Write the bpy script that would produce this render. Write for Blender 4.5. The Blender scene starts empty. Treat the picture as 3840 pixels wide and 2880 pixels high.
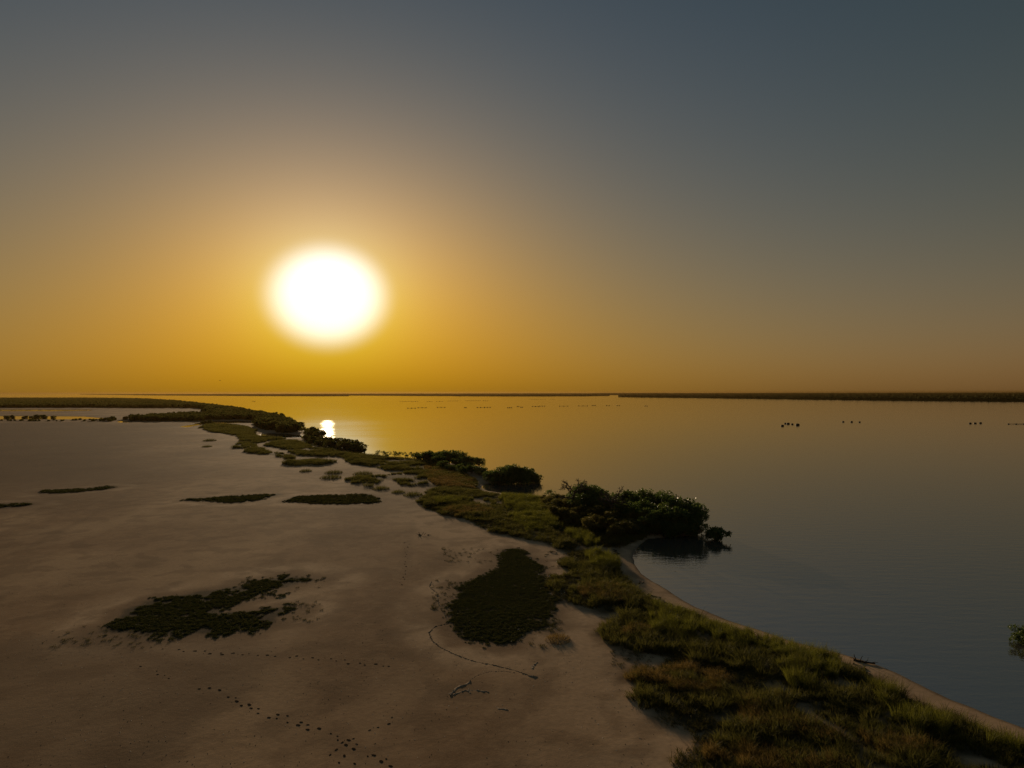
import bpy, math, random
import numpy as np
from mathutils import Vector, Matrix, Euler

sc = bpy.context.scene
COL = sc.collection
# ------------------------------------------------------------------ camera
H = 20.0
F = 2560.0                      # focal length in photo pixels (3840 wide)
PITCH, ROLL = math.radians(0.72), math.radians(0.11)
cam_d = bpy.data.cameras.new('camera')
cam = bpy.data.objects.new('camera', cam_d)
COL.objects.link(cam)
sc.camera = cam
cam_d.sensor_width = 36.0
cam_d.lens = F / 3840 * 36.0
cam_d.clip_start = 0.5
cam_d.clip_end = 120000
ROT = (Matrix.Rotation(math.pi / 2 + PITCH, 3, 'X') @ Matrix.Rotation(-ROLL, 3, 'Z'))
cam.location = (0, 0, H)
cam.rotation_euler = ROT.to_euler()
RM = np.array(ROT)


def ray(x, y):
    return RM @ np.array([(x - 1920) / F, (1440 - y) / F, -1.0])


def U(x, y, z=0.0):
    """photo pixel -> point of the level z"""
    d = ray(x, y)
    t = (z - H) / d[2]
    return np.array([d[0] * t, d[1] * t, z])


ZR = {1: (0, 1400, .5787), 2: (640, 1450, .36166), 3: (1280, 1600, .36166), 4: (1900, 1750, .4069), 5: (2200, 2200, .7414),
      6: (1500, 2000, .4521), 7: (0, 2000, .6781), 8: (2600, 1400, .5606), 9: (1500, 1440, .4521), 10: (2900, 1550, .425), 0: (0, 0, 1.)}


def W(pts, k=0, z=0.45):
    ox, oy, s = ZR[k]
    return np.array([U(ox + p[0] * s, oy + p[1] * s, z)[:2] for p in pts])


# ------------------------------------------------------------------ sky and sun
sd = Vector(ray(1229, 1112)).normalized()
SUN_EL, SUN_AZ = math.asin(sd.z), math.atan2(sd.x, sd.y)
world = bpy.data.worlds.new('World')
sc.world = world
world.use_nodes = True
wt = world.node_tree
wn, wl = wt.nodes, wt.links
bg = wn['Background']
bg.inputs[1].default_value = 0.1
sky = wn.new('ShaderNodeTexSky')
sky.sky_type = 'NISHITA'
sky.sun_disc = False
sky.sun_elevation = SUN_EL
sky.sun_rotation = SUN_AZ
sky.air_density, sky.dust_density, sky.ozone_density = 1.0, 2.0, 1.0


def wmath(op, a, b=None, c=None):
    n = wn.new('ShaderNodeMath'); n.operation = op
    for i, v in enumerate((a, b, c)):
        if v is None: continue
        if isinstance(v, (int, float)): n.inputs[i].default_value = v
        else: wl.new(v, n.inputs[i])
    return n.outputs[0]


def wvec(op, a, b=None, out=0):
    n = wn.new('ShaderNodeVectorMath'); n.operation = op
    for i, v in enumerate((a, b)):
        if v is None: continue
        if isinstance(v, (tuple, list, Vector)): n.inputs[i].default_value = v
        elif isinstance(v, (int, float)): n.inputs['Scale'].default_value = v
        elif op == 'SCALE' and i == 1: wl.new(v, n.inputs['Scale'])
        else: wl.new(v, n.inputs[i])
    return n.outputs[out]


tc = wn.new('ShaderNodeTexCoord')
dv = wvec('NORMALIZE', tc.outputs['Generated'])
sR = sd.cross(Vector((0, 0, 1))).normalized()
sU = sR.cross(sd)
a_ = wvec('DOT_PRODUCT', dv, sR, 1)
b_ = wmath('MULTIPLY', wvec('DOT_PRODUCT', dv, sU, 1), 1.17)
c_ = wvec('DOT_PRODUCT', dv, sd, 1)
th = wmath('MULTIPLY', wmath('ARCTAN2', wmath('SQRT', wmath('ADD', wmath('MULTIPLY', a_, a_), wmath('MULTIPLY', b_, b_))), c_), 57.2958)
tho = th
th = wmath('SMOOTH_MIN', th, 62.0, 20.0)      # away from the sun the sky goes on as at the edges of the view
sep = wn.new('ShaderNodeSeparateXYZ'); wl.new(dv, sep.inputs[0])
el = wmath('MULTIPLY', wmath('ARCSINE', wmath('MAXIMUM', sep.outputs[2], 0.0)), 57.2958)


def wexp(v, s): return wmath('EXPONENT', wmath('MULTIPLY', v, -1.0 / s))


# dusty evening air: the clear sky graded by angle from the sun and height over the horizon
G = 0.3
FEAT = [(None, (-3.949, -3.633, -3.984)), (wexp(th, 6), (-.72, 1.294, 4.275)), (wexp(th, 14), (2.161, .407, -2.38)),
        (wexp(th, 30), (.61, .032, .003)), (wexp(th, 60), (.122, .927, 2.605)), (wexp(el, 6), (-1.034, -.747, -.482)),
        (wexp(el, 16), (2.874, 1.526, .504)), (wmath('MULTIPLY', wexp(th, 20), wexp(el, 8)), (-2.504, -1.769, -6.269)),
        (wmath('MINIMUM', wmath('POWER', wmath('MULTIPLY', el, 1 / 30.), 2.0), 1.4), (-.16, -.13, -.12))]
acc = None
for f_, co in FEAT:
    v = wvec('SCALE', co, f_) if f_ is not None else wvec('ADD', co, (2.3026, 2.3026, 2.3026))
    acc = v if acc is None else wvec('ADD', acc, v)
s1 = wn.new('ShaderNodeSeparateXYZ'); wl.new(acc, s1.inputs[0])
s2 = wn.new('ShaderNodeSeparateXYZ'); wl.new(sky.outputs[0], s2.inputs[0])
cmb = wn.new('ShaderNodeCombineXYZ')
for i in range(3):
    wl.new(wmath('MULTIPLY', wmath('EXPONENT', s1.outputs[i]), wmath('POWER', wmath('MAXIMUM', s2.outputs[i], 0.02), G)), cmb.inputs[i])
mr = wn.new('ShaderNodeMapRange'); mr.interpolation_type = 'SMOOTHERSTEP'
wl.new(tho, mr.inputs[0])
mr.inputs[1].default_value, mr.inputs[2].default_value, mr.inputs[3].default_value, mr.inputs[4].default_value = 2.0, 6.1, 1.0, 0.0
core = wvec('SCALE', (5.0, 6.5, 9.0), mr.outputs[0])
wl.new(wvec('ADD', cmb.outputs[0], core), bg.inputs[0])

sun_d = bpy.data.lights.new('sun', 'SUN')
sun_d.energy = 2.6
sun_d.angle = math.radians(0.53)
sun_d.color = (1.0, 0.74, 0.45)
sun = bpy.data.objects.new('sun', sun_d)
COL.objects.link(sun)
sun.rotation_euler = sd.to_track_quat('Z', 'Y').to_euler()
sun.location = (-60, 200, 80)

sc.view_settings.view_transform = 'Standard'
sc.view_settings.look = 'None'
sc.view_settings.exposure = 0.0
sc.view_settings.gamma = 1.0
sc.view_settings.use_curve_mapping = False
sc.cycles.use_denoising = True
sc.cycles.denoising_prefilter = 'NONE'
sc.cycles.max_bounces = 6
sc.cycles.transparent_max_bounces = 4
sc.cycles.sample_clamp_indirect = 1.5
sc.cycles.sample_clamp_direct = 6.0

rng = np.random.default_rng(7)
random.seed(7)


# ------------------------------------------------------------------ helpers
def put(o, parent=None):
    COL.objects.link(o)
    if parent is not None: o.parent = parent
    return o


def tag(o, label=None, cat=None, group=None, kind=None):
    for k, v in (('label', label), ('category', cat), ('group', group), ('kind', kind)):
        if v: o[k] = v
    return o


def mesh(name, V, Q, mats, smooth=False, T=None, mi=None):
    """vertices, quads, optional triangles"""
    V = np.asarray(V, np.float32).reshape(-1, 3)
    Q = np.asarray(Q, np.int32).reshape(-1, 4) if Q is not None else np.zeros((0, 4), np.int32)
    T = np.asarray(T, np.int32).reshape(-1, 3) if T is not None else np.zeros((0, 3), np.int32)
    m = bpy.data.meshes.new(name)
    m.vertices.add(len(V)); m.vertices.foreach_set('co', V.ravel())
    m.loops.add(Q.size + T.size)
    m.loops.foreach_set('vertex_index', np.concatenate([Q.ravel(), T.ravel()]))
    m.polygons.add(len(Q) + len(T))
    m.polygons.foreach_set('loop_start', np.concatenate([np.arange(len(Q)) * 4, Q.size + np.arange(len(T)) * 3]).astype(np.int32))
    m.polygons.foreach_set('use_smooth', np.full(len(Q) + len(T), smooth))
    for k in (mats if isinstance(mats, (list, tuple)) else [mats]): m.materials.append(k)
    if mi is not None: m.polygons.foreach_set('material_index', np.asarray(mi, np.int32))
    m.update(calc_edges=True)
    return m


def obj(name, m, parent=None, loc=(0, 0, 0), rz=0.0, s=1.0):
    o = bpy.data.objects.new(name, m)
    o.location = loc
    o.rotation_euler = (0, 0, rz)
    o.scale = (s, s, s) if isinstance(s, (int, float)) else s
    return put(o, parent)


def sdf(P, poly):
    """signed distance to a polygon, negative inside"""
    P = np.asarray(P, float)
    A = np.asarray(poly, float)
    B = np.roll(A, -1, 0)
    out = np.empty(len(P))
    for i in range(0, len(P), 40000):
        p = P[i:i + 40000]
        best = np.full(len(p), 1e18)
        ins = np.zeros(len(p), bool)
        for a, b in zip(A, B):
            e = b - a
            t = np.clip(((p - a) @ e) / max(e @ e, 1e-9), 0, 1)
            q = p - a - t[:, None] * e
            best = np.minimum(best, (q * q).sum(1))
            if a[1] != b[1]:
                cr = ((a[1] > p[:, 1]) != (b[1] > p[:, 1])) & (p[:, 0] < (b[0] - a[0]) * (p[:, 1] - a[1]) / (b[1] - a[1]) + a[0])
                ins ^= cr
        d = np.sqrt(best)
        out[i:i + 40000] = np.where(ins, -d, d)
    return out


def inpoly(P, poly):
    A = np.asarray(poly); B = np.roll(A, -1, 0)
    ins = np.zeros(len(P), bool)
    for a, b in zip(A, B):
        if a[1] != b[1]:
            ins ^= ((a[1] > P[:, 1]) != (b[1] > P[:, 1])) & (P[:, 0] < (b[0] - a[0]) * (P[:, 1] - a[1]) / (b[1] - a[1]) + a[0])
    return ins


def area(poly):
    x, y = poly[:, 0], poly[:, 1]
    return abs((x * np.roll(y, -1) - y * np.roll(x, -1)).sum()) / 2


def fillpts(poly, dens, nmax=60000):
    lo, hi = poly.min(0), poly.max(0)
    n = int(min(dens * (hi - lo).prod(), nmax * 4))
    P = lo + rng.random((n, 2)) * (hi - lo)
    return P[inpoly(P, poly)][:nmax]


def spaced(poly, dmin, tries=6000):
    lo, hi = poly.min(0), poly.max(0)
    out = np.zeros((0, 2))
    P = lo + rng.random((tries, 2)) * (hi - lo)
    P = P[inpoly(P, poly)]
    keep = []
    for p in P:
        if all((p[0] - q[0]) ** 2 + (p[1] - q[1]) ** 2 > dmin * dmin for q in keep): keep.append(p)
    return np.array(keep).reshape(-1, 2)


def vnoise(P, scale, seed=0):
    """smooth value noise 0..1"""
    P = np.asarray(P, float) / scale
    i = np.floor(P).astype(np.int64); f = P - i
    f = f * f * (3 - 2 * f)

    def hsh(x, y):
        n = (x * 374761393 + y * 668265263 + seed * 982451653) & 0x7fffffff
        n = ((n ^ (n >> 13)) * 1274126177) & 0x7fffffff
        return ((n ^ (n >> 16)) & 0xffff) / 65535.0
    a, b = hsh(i[:, 0], i[:, 1]), hsh(i[:, 0] + 1, i[:, 1])
    c, d = hsh(i[:, 0], i[:, 1] + 1), hsh(i[:, 0] + 1, i[:, 1] + 1)
    return (a * (1 - f[:, 0]) + b * f[:, 0]) * (1 - f[:, 1]) + (c * (1 - f[:, 0]) + d * f[:, 0]) * f[:, 1]


def fbm(P, scale, seed=0):
    return .55 * vnoise(P, scale, seed) + .3 * vnoise(P, scale / 2.1, seed + 1) + .15 * vnoise(P, scale / 4.3, seed + 2)


def sstep(a, b, x):
    t = np.clip((x - a) / (b - a), 0, 1)
    return t * t * (3 - 2 * t)


# ------------------------------------------------------------------ materials
def newmat(name):
    m = bpy.data.materials.new(name)
    m.use_nodes = True
    return m, m.node_tree.nodes, m.node_tree.links, m.node_tree.nodes['Principled BSDF']


def leaf_mat(name, c1, c2, trans=0.35, rough=0.55, spec=0.3):
    m, n, l, p = newmat(name)
    oi = n.new('ShaderNodeObjectInfo')
    geo = n.new('ShaderNodeNewGeometry')
    mx = n.new('ShaderNodeMix'); mx.data_type = 'RGBA'
    ad = n.new('ShaderNodeMath'); ad.operation = 'ADD'
    l.new(oi.outputs['Random'], ad.inputs[0]); l.new(geo.outputs['Random Per Island'], ad.inputs[1])
    fr = n.new('ShaderNodeMath'); fr.operation = 'MULTIPLY'; fr.inputs[1].default_value = 0.5
    l.new(ad.outputs[0], fr.inputs[0])
    l.new(fr.outputs[0], mx.inputs[0])
    mx.inputs[6].default_value = (*c1, 1); mx.inputs[7].default_value = (*c2, 1)
    l.new(mx.outputs[2], p.inputs['Base Color'])
    p.inputs['Roughness'].default_value = rough
    p.inputs['Specular IOR Level'].default_value = spec
    tr = n.new('ShaderNodeBsdfTranslucent')
    l.new(mx.outputs[2], tr.inputs[0])
    ms = n.new('ShaderNodeMixShader'); ms.inputs[0].default_value = trans
    l.new(p.outputs[0], ms.inputs[1]); l.new(tr.outputs[0], ms.inputs[2])
    l.new(ms.outputs[0], n['Material Output'].inputs[0])
    return m


def rough_mat(name, c1, c2, scale=8.0, rough=0.9, bump=0.3, spec=0.2):
    m, n, l, p = newmat(name)
    t = n.new('ShaderNodeTexCoord')
    ns = n.new('ShaderNodeTexNoise'); ns.inputs['Scale'].default_value = scale; ns.inputs['Detail'].default_value = 4
    l.new(t.outputs['Object'], ns.inputs[0])
    mx = n.new('ShaderNodeMix'); mx.data_type = 'RGBA'
    l.new(ns.outputs[0], mx.inputs[0])
    mx.inputs[6].default_value = (*c1, 1); mx.inputs[7].default_value = (*c2, 1)
    l.new(mx.outputs[2], p.inputs['Base Color'])
    p.inputs['Roughness'].default_value = rough
    p.inputs['Specular IOR Level'].default_value = spec
    b = n.new('ShaderNodeBump'); b.inputs['Strength'].default_value = bump; b.inputs['Distance'].default_value = 0.02
    l.new(ns.outputs[0], b.inputs['Height']); l.new(b.outputs[0], p.inputs['Normal'])
    return m


M = {}
M['mangrove'] = leaf_mat('mangrove_leaf', (.070, .105, .021), (.130, .170, .040), .55, .38, .5)
M['far_leaf'] = leaf_mat('far_mangrove_leaf', (.080, .086, .022), (.14, .13, .034), .5, .7, .15)
M['shrub'] = leaf_mat('olive_shrub_leaf', (.105, .105, .026), (.20, .165, .046), .5, .6, .25)
M['tall'] = leaf_mat('tall_green_grass', (.100, .108, .016), (.225, .215, .032), .55, .6, .2)
M['dry'] = leaf_mat('dry_brown_grass', (.170, .115, .032), (.310, .205, .062), .5, .7, .15)
M['low'] = leaf_mat('low_grass', (.090, .090, .020), (.185, .165, .040), .5, .7, .15)
M['mat_grass'] = leaf_mat('creeping_mat', (.055, .056, .014), (.115, .096, .027), .45, .7, .15)
M['succ'] = leaf_mat('saltwort', (.040, .050, .014), (.090, .088, .023), .35, .6, .25)
M['canopy'] = rough_mat('distant_canopy', (.035, .036, .014), (.075, .068, .026), .02, .95, 0)
M['canopy'].node_tree.nodes['Principled BSDF'].inputs['Specular IOR Level'].default_value = 0
M['bark'] = rough_mat('mangrove_bark', (.035, .028, .020), (.10, .08, .06), 5)
M['dead'] = rough_mat('bleached_dead_wood', (.035, .027, .020), (.16, .12, .088), 3)
M['drift'] = rough_mat('wet_driftwood', (.02, .016, .012), (.07, .055, .04), 9)
M['wrack'] = rough_mat('dried_wrack', (.025, .02, .012), (.13, .095, .055), 6, .95, .6)
M['crust'] = rough_mat('salt_crust', (.22, .15, .10), (.50, .38, .27), 5, .95, .6)
M['mud'] = rough_mat('wet_print_mud', (.03, .022, .016), (.075, .055, .04), 9, 1., 0, 0)
M['sandlip'] = rough_mat('pressed_sand', (.10, .066, .042), (.17, .115, .075), 12, 1., 0, 0)
M['shell'] = rough_mat('bleached_shell', (.55, .48, .40), (.8, .74, .66), 10, .6)
M['float'] = rough_mat('weathered_black_plastic', (.006, .006, .006), (.025, .022, .018), 6, .6)
M['hull'] = rough_mat('painted_boat_wood', (.02, .016, .012), (.06, .045, .03), 5, .6)
M['feather'] = rough_mat('dark_feather', (.01, .01, .01), (.04, .035, .03), 10, .7)
M['motor'] = rough_mat('dark_metal', (.01, .01, .012), (.03, .03, .03), 8, .5)

# ------------------------------------------------------------------ layout of the land, in metres
shore_px = [(4600, 3060), (4200, 2880), (3840, 2730), (3742, 2693), (3653, 2656), (3564, 2623), (3460, 2574), (3357, 2522), (3268, 2485), (3149, 2452), (2971, 2408),
            (2845, 2363), (2741, 2330), (2615, 2282), (2545, 2240), (2489, 2204), (2441, 2179), (2409, 2153), (2384, 2124), (2374, 2092), (2382, 2063), (2405, 2039),
            (2433, 2021), (2500, 2014), (2600, 2008), (2632, 2000), (2640, 1988), (2600, 1962), (2500, 1945), (2400, 1933), (2250, 1915), (2150, 1893), (2095, 1874),
            (2042, 1868), (2006, 1866), (1895, 1850), (1830, 1841), (1808, 1832), (1806, 1824), (1815, 1817), (1837, 1813), (1900, 1812), (1960, 1812), (2000, 1809),
            (2012, 1803), (1990, 1797), (1900, 1795), (1845, 1780), (1812, 1764), (1806, 1754), (1800, 1748), (1720, 1740), (1600, 1728), (1533, 1718), (1403, 1713),
            (1352, 1703), (1350, 1692), (1260, 1676), (1205, 1670), (1175, 1656), (1199, 1646), (1190, 1640), (1160, 1629), (1150, 1621), (1124, 1606), (1110, 1598),
            (1056, 1570), (1040, 1562), (950, 1553), (912, 1543), (905, 1540), (886, 1536), (800, 1526), (700, 1512), (600, 1503), (500, 1496), (336, 1494), (0, 1494), (-400, 1495)]
LAND = np.vstack([np.array([U(x, y)[:2] for x, y in shore_px]), [[-3500, 2400], [-3500, -400], [120, -400], [70, 0]]])
POOLS = [W([(984, 1629), (992, 1636), (1010, 1640), (1060, 1641), (1135, 1641), (1137, 1632), (1060, 1627), (1010, 1625)], 0, 0),
         W([(672, 1600), (703, 1604), (732, 1597), (770, 1592), (891, 1587), (978, 1587), (980, 1583), (891, 1578), (810, 1579), (752, 1584), (705, 1594)], 0, 0),
         W([(-300, 1536), (0, 1536), (220, 1536.5), (336, 1536), (345, 1540), (210, 1542.5), (0, 1542.5), (-300, 1542)], 0, 0),
         W([(-300, 1559), (0, 1560), (307, 1562), (400, 1569), (300, 1573), (0, 1573), (-300, 1573)], 0, 0),
         W([(440, 1581), (460, 1577), (470, 1582), (500, 1585), (450, 1585)], 0, 0),
         W([(610, 1552.5), (625, 1553), (628, 1554.5), (610, 1555)], 0, 0), W([(768, 1549), (788, 1550), (785, 1553), (766, 1552)], 0, 0)]
inner = [(1562, 1880), (1587, 1904), (1638, 1922), (1663, 1933), (1750, 1949), (1801, 1976), (1833, 1996), (1862, 2000), (1988, 2029), (2042, 2036), (2092, 2059), (2142, 2070),
         (2101, 2099), (2106, 2127), (2151, 2154), (2124, 2158), (2070, 2165), (2055, 2200), (2079, 2226), (2097, 2253), (2151, 2271), (2269, 2294), (2341, 2298), (2314, 2330),
         (2264, 2344), (2241, 2371), (2260, 2398), (2327, 2434), (2404, 2457), (2470, 2465), (2430, 2490), (2380, 2500), (2350, 2538), (2382, 2583), (2368, 2619), (2427, 2669),
         (2472, 2705), (2526, 2730), (2615, 2771), (2600, 2800), (2526, 2852), (2556, 2900), (2650, 3200)]
outer = [(4500, 3200), (4200, 2955), (3840, 2790), (3742, 2748), (3600, 2694), (3480, 2648), (3380, 2602), (3290, 2556), (3200, 2496), (3120, 2462), (2971, 2418), (2845, 2376),
         (2741, 2346), (2615, 2312), (2560, 2294), (2480, 2268), (2390, 2212), (2352, 2175), (2322, 2122), (2308, 2082), (2320, 2050), (2380, 2020), (2420, 2008), (2420, 1960),
         (2200, 1912), (2080, 1878), (2006, 1874), (1895, 1858), (1815, 1846), (1785, 1825), (1790, 1800), (1760, 1790), (1690, 1800)]
VEG_MAIN = W(inner + outer)
G2a = W([(290, 430), (370, 395), (500, 390), (760, 410), (900, 450), (870, 490), (960, 520), (1200, 540), (1000, 570), (880, 590), (900, 640), (620, 640), (720, 560), (700, 520), (560, 490), (420, 470)], 2)
G2b = W([(740, 680), (830, 650), (950, 640), (1060, 690), (1180, 700), (1300, 730), (1280, 755), (1180, 755), (1060, 715), (900, 705)], 2)
G2c = W([(960, 610), (1100, 570), (1300, 560), (1420, 600), (1500, 640), (1700, 670), (1950, 710), (2212, 740), (2212, 830), (2000, 820), (1860, 770), (1760, 735), (1430, 725), (1300, 715), (1170, 650), (1050, 625)], 2)
G2d = W([(1150, 800), (1250, 785), (1470, 760), (1600, 770), (1720, 780), (1700, 800), (1500, 825), (1250, 830)], 2)
G3a = W([(80, 350), (200, 320), (860, 360), (1110, 440), (1360, 530), (1400, 600), (1450, 665), (1700, 700), (1780, 760), (1560, 800), (1450, 750), (870, 690), (880, 640), (1000, 640), (620, 610), (560, 560),
         (430, 545), (420, 510), (780, 470), (460, 460), (420, 430), (180, 400)], 3)
G3e = W([(0, 330), (330, 300), (900, 345), (1120, 430), (1130, 520), (780, 470), (420, 440), (100, 390)], 3)
G3b = W([(30, 550), (150, 530), (430, 505), (470, 540), (300, 630), (150, 610)], 3)
G3d = W([(770, 775), (900, 755), (1150, 748), (1500, 752), (1560, 790), (1400, 815), (1000, 840), (860, 835)], 3)
VEG = [VEG_MAIN, G2a, G2b, G2c, G2d, G3a, G3b, G3d, G3e]
BARE = [W([(1020, 600), (1130, 610), (1230, 700), (1380, 790), (1500, 850), (1430, 870), (1300, 790), (1180, 715), (1060, 655)], 5), W([(1830, 850), (2000, 870), (2160, 940), (1900, 940)], 5),
        W([(1270, 480), (1400, 490), (1390, 540), (1290, 520)], 5), W([(360, 570), (480, 590), (500, 620), (400, 600)], 5), W([(300, 340), (440, 370), (360, 420), (200, 400)], 5),
        W([(1430, 815), (1480, 800), (1590, 800), (1540, 830)], 3), W([(1500, 740), (1700, 768), (1650, 780), (1480, 752)], 3), W([(600, 665), (760, 690), (740, 720), (640, 700)], 5)]
M1 = W([(850, 140), (940, 130), (1040, 140), (1080, 180), (1110, 230), (1170, 270), (1200, 320), (1190, 400), (1240, 460), (1290, 530), (1310, 570), (1240, 605), (1320, 630), (1230, 650), (1280, 690),
        (1150, 725), (1290, 755), (1160, 800), (1030, 830), (960, 900), (850, 915), (700, 910), (540, 890), (440, 810), (415, 730), (430, 640), (380, 600), (450, 560), (480, 510), (490, 450),
        (600, 390), (720, 330), (830, 290), (800, 190)], 6)
M2 = W([(510, 570), (600, 500), (680, 430), (870, 365), (1050, 335), (1180, 320), (1350, 290), (1360, 270), (1480, 250), (1590, 225), (1640, 245), (1780, 260), (1700, 272), (1600, 290), (1480, 325),
        (1410, 370), (1300, 400), (1230, 440), (1350, 440), (1600, 412), (1590, 450), (1500, 500), (1380, 560), (1330, 525), (1270, 570), (1180, 570), (1000, 572), (880, 578), (800, 575), (720, 560), (600, 560)], 7)
M3 = W([(250, 770), (300, 755), (540, 750), (700, 730), (760, 735), (700, 748), (560, 765), (490, 775), (300, 780)], 1)
M4 = W([(-200, 855), (0, 850), (190, 845), (215, 852), (100, 868), (0, 878), (-200, 890)], 1)
M5 = W([(1170, 828), (1250, 815), (1400, 808), (1560, 795), (1800, 783), (1830, 788), (1740, 812), (1650, 830), (1500, 842), (1340, 835), (1250, 825)], 1)
M6 = W([(1065, 1879), (1100, 1866), (1157, 1860), (1280, 1858), (1340, 1853), (1380, 1856), (1414, 1866), (1428, 1870), (1424, 1884), (1400, 1890), (1280, 1892), (1152, 1889), (1088, 1885)])
M7 = W([(2060, 2150), (2120, 2160), (2130, 2185), (2080, 2225), (2050, 2225), (2045, 2170)])
MATS = [M1, M2, M3, M4, M5, M6]
TRACKS = [W([(1170, 440), (1165, 500), (1130, 570), (1000, 650), (880, 740), (740, 850), (550, 950), (400, 1020), (230, 1110), (-50, 1230)], 1),
          W([(860, 1990), (1000, 1960), (1120, 1900)]), W([(1530, 2160), (1520, 2120), (1532, 2010), (1545, 1960)])]


def seg_dist(P, line):
    best = np.full(len(P), 1e18)
    for a, b in zip(line[:-1], line[1:]):
        e = b - a
        t = np.clip(((P - a) @ e) / (e @ e), 0, 1)
        q = P - a - t[:, None] * e
        best = np.minimum(best, (q * q).sum(1))
    return np.sqrt(best)


def ground_z(P, full=False):
    P = np.asarray(P, float).reshape(-1, 2)
    d = -sdf(P, LAND) + (fbm(P, 3.0, 3) - .5) * 0.5
    z = np.where(d > 0, .5 * (1 - np.exp(-np.maximum(d, 0) / 4)), np.maximum(d * .10, -1.5))
    for po in POOLS:
        s = sdf(P, po)
        z = np.minimum(z, np.clip(s * .05, -.3, 2))
    veg = np.full(len(P), 1e9)
    for v in VEG: veg = np.minimum(veg, sdf(P, v))
    w = np.clip(d / 6, 0, 1)
    z = z + w * ((fbm(P, 9, 11) - .5) * .10 + (fbm(P, 38, 21) - .5) * .25 * np.clip(d / 30, 0, 1))
    z = z + .22 * sstep(1.0, -3, veg) * np.clip(d / 4, 0, 1)
    if not full: return z
    return z, d, veg


# ------------------------------------------------------------------ the ground, one sheet
def ground():
    fine = np.radians(np.arange(-48, 48.01, .17))
    ang = np.concatenate([np.radians(np.arange(-180, -48, 6.)), fine, np.radians(np.arange(54, 180, 6.))])
    rad = [2., 6., 12., 18., 23., 27., 30.]
    while rad[-1] < 3400: rad.append(rad[-1] + max(.26, rad[-1] * .0078))
    rad += [4500., 7000., 12000., 29000.]
    rad = np.array(rad)
    na, nr = len(ang), len(rad)
    A, R = np.meshgrid(ang, rad)
    P = np.stack([np.sin(A) * R, np.cos(A) * R], -1).reshape(-1, 2)
    z, d, veg = ground_z(P, True)
    i = np.arange(nr - 1)[:, None] * na
    j = np.arange(na)[None]
    jn = (j + 1) % na
    Q = np.stack([i + j, i + jn, i + na + jn, i + na + j], -1).reshape(-1, 4)[:, ::-1]
    m = mesh('ground', np.column_stack([P, z]), Q, ground_mat(), True)
    bare = np.full(len(P), 1e9)
    for b in BARE: bare = np.minimum(bare, sdf(P, b))
    n1 = fbm(P, 2.5, 31) - .5
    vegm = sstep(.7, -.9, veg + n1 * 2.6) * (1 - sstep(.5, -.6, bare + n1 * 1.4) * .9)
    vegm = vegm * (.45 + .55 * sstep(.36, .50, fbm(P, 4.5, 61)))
    mats = np.full(len(P), 1e9)
    for b in MATS: mats = np.minimum(mats, sdf(P, b))
    mat_m = sstep(.25, -.5, mats + n1 * 1.6)
    damp = np.zeros(len(P))
    for b, wd in ((M1, 2.2), (M2, 2.6), (M3, 2), (M4, 2), (M5, 2), (M6, 2)):
        damp = np.maximum(damp, sstep(wd, .0, sdf(P, b) + n1 * 2.0) * .8)
    rim = np.zeros(len(P))
    for b in (M1, M2, M3, M4, M5, M6):
        sb = sdf(P, b) + n1 * 2.4
        rim = np.maximum(rim, sstep(1.2, 2.4, sb) * sstep(6.0, 2.8, sb) * (.35 + .65 * sstep(.35, .6, fbm(P, 7, 98))))
    light = sstep(12, 1, veg + (fbm(P, 14, 41) - .5) * 12) * (1 - vegm)
    tr = np.zeros(len(P))
    for t in TRACKS: tr = np.maximum(tr, sstep(.9, .25, seg_dist(P, t) + n1 * .5))
    tr = tr * (.4 + .6 * fbm(P, 20, 51))
    deb = sstep(.6, -.8, sdf(P, M7) + n1 * 2.)
    flat = sstep(30, -20, sdf(P, W([(-500, 318), (1080, 322), (1180, 400), (1230, 500), (1120, 620), (900, 690), (560, 715), (200, 740), (-500, 760)], 1)) + (fbm(P, 60, 95) - .5) * 70)
    flat = np.maximum(flat, .55 * sstep(.56, .70, fbm(P * np.array([1., .6]), 26, 96)))
    flat = np.maximum(flat, .8 * sstep(3, -3, sdf(P, W([(100, 1298), (300, 1170), (600, 1110), (900, 1190), (700, 1330), (200, 1380)], 7)) + (fbm(P, 5, 97) - .5) * 8))
    wet = sstep(.055, .0, z)
    for nm, v in (('veg', vegm), ('matc', mat_m), ('damp', damp), ('light', light), ('rim', rim), ('track', tr), ('flat', flat), ('debris', deb), ('wet', wet)):
        at = m.attributes.new(nm, 'FLOAT', 'POINT')
        at.data.foreach_set('value', v.astype(np.float32))
    o = obj('ground', m)
    tag(o, 'pale brown sand flat along the lagoon', None, None, 'structure')
    return o


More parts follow.
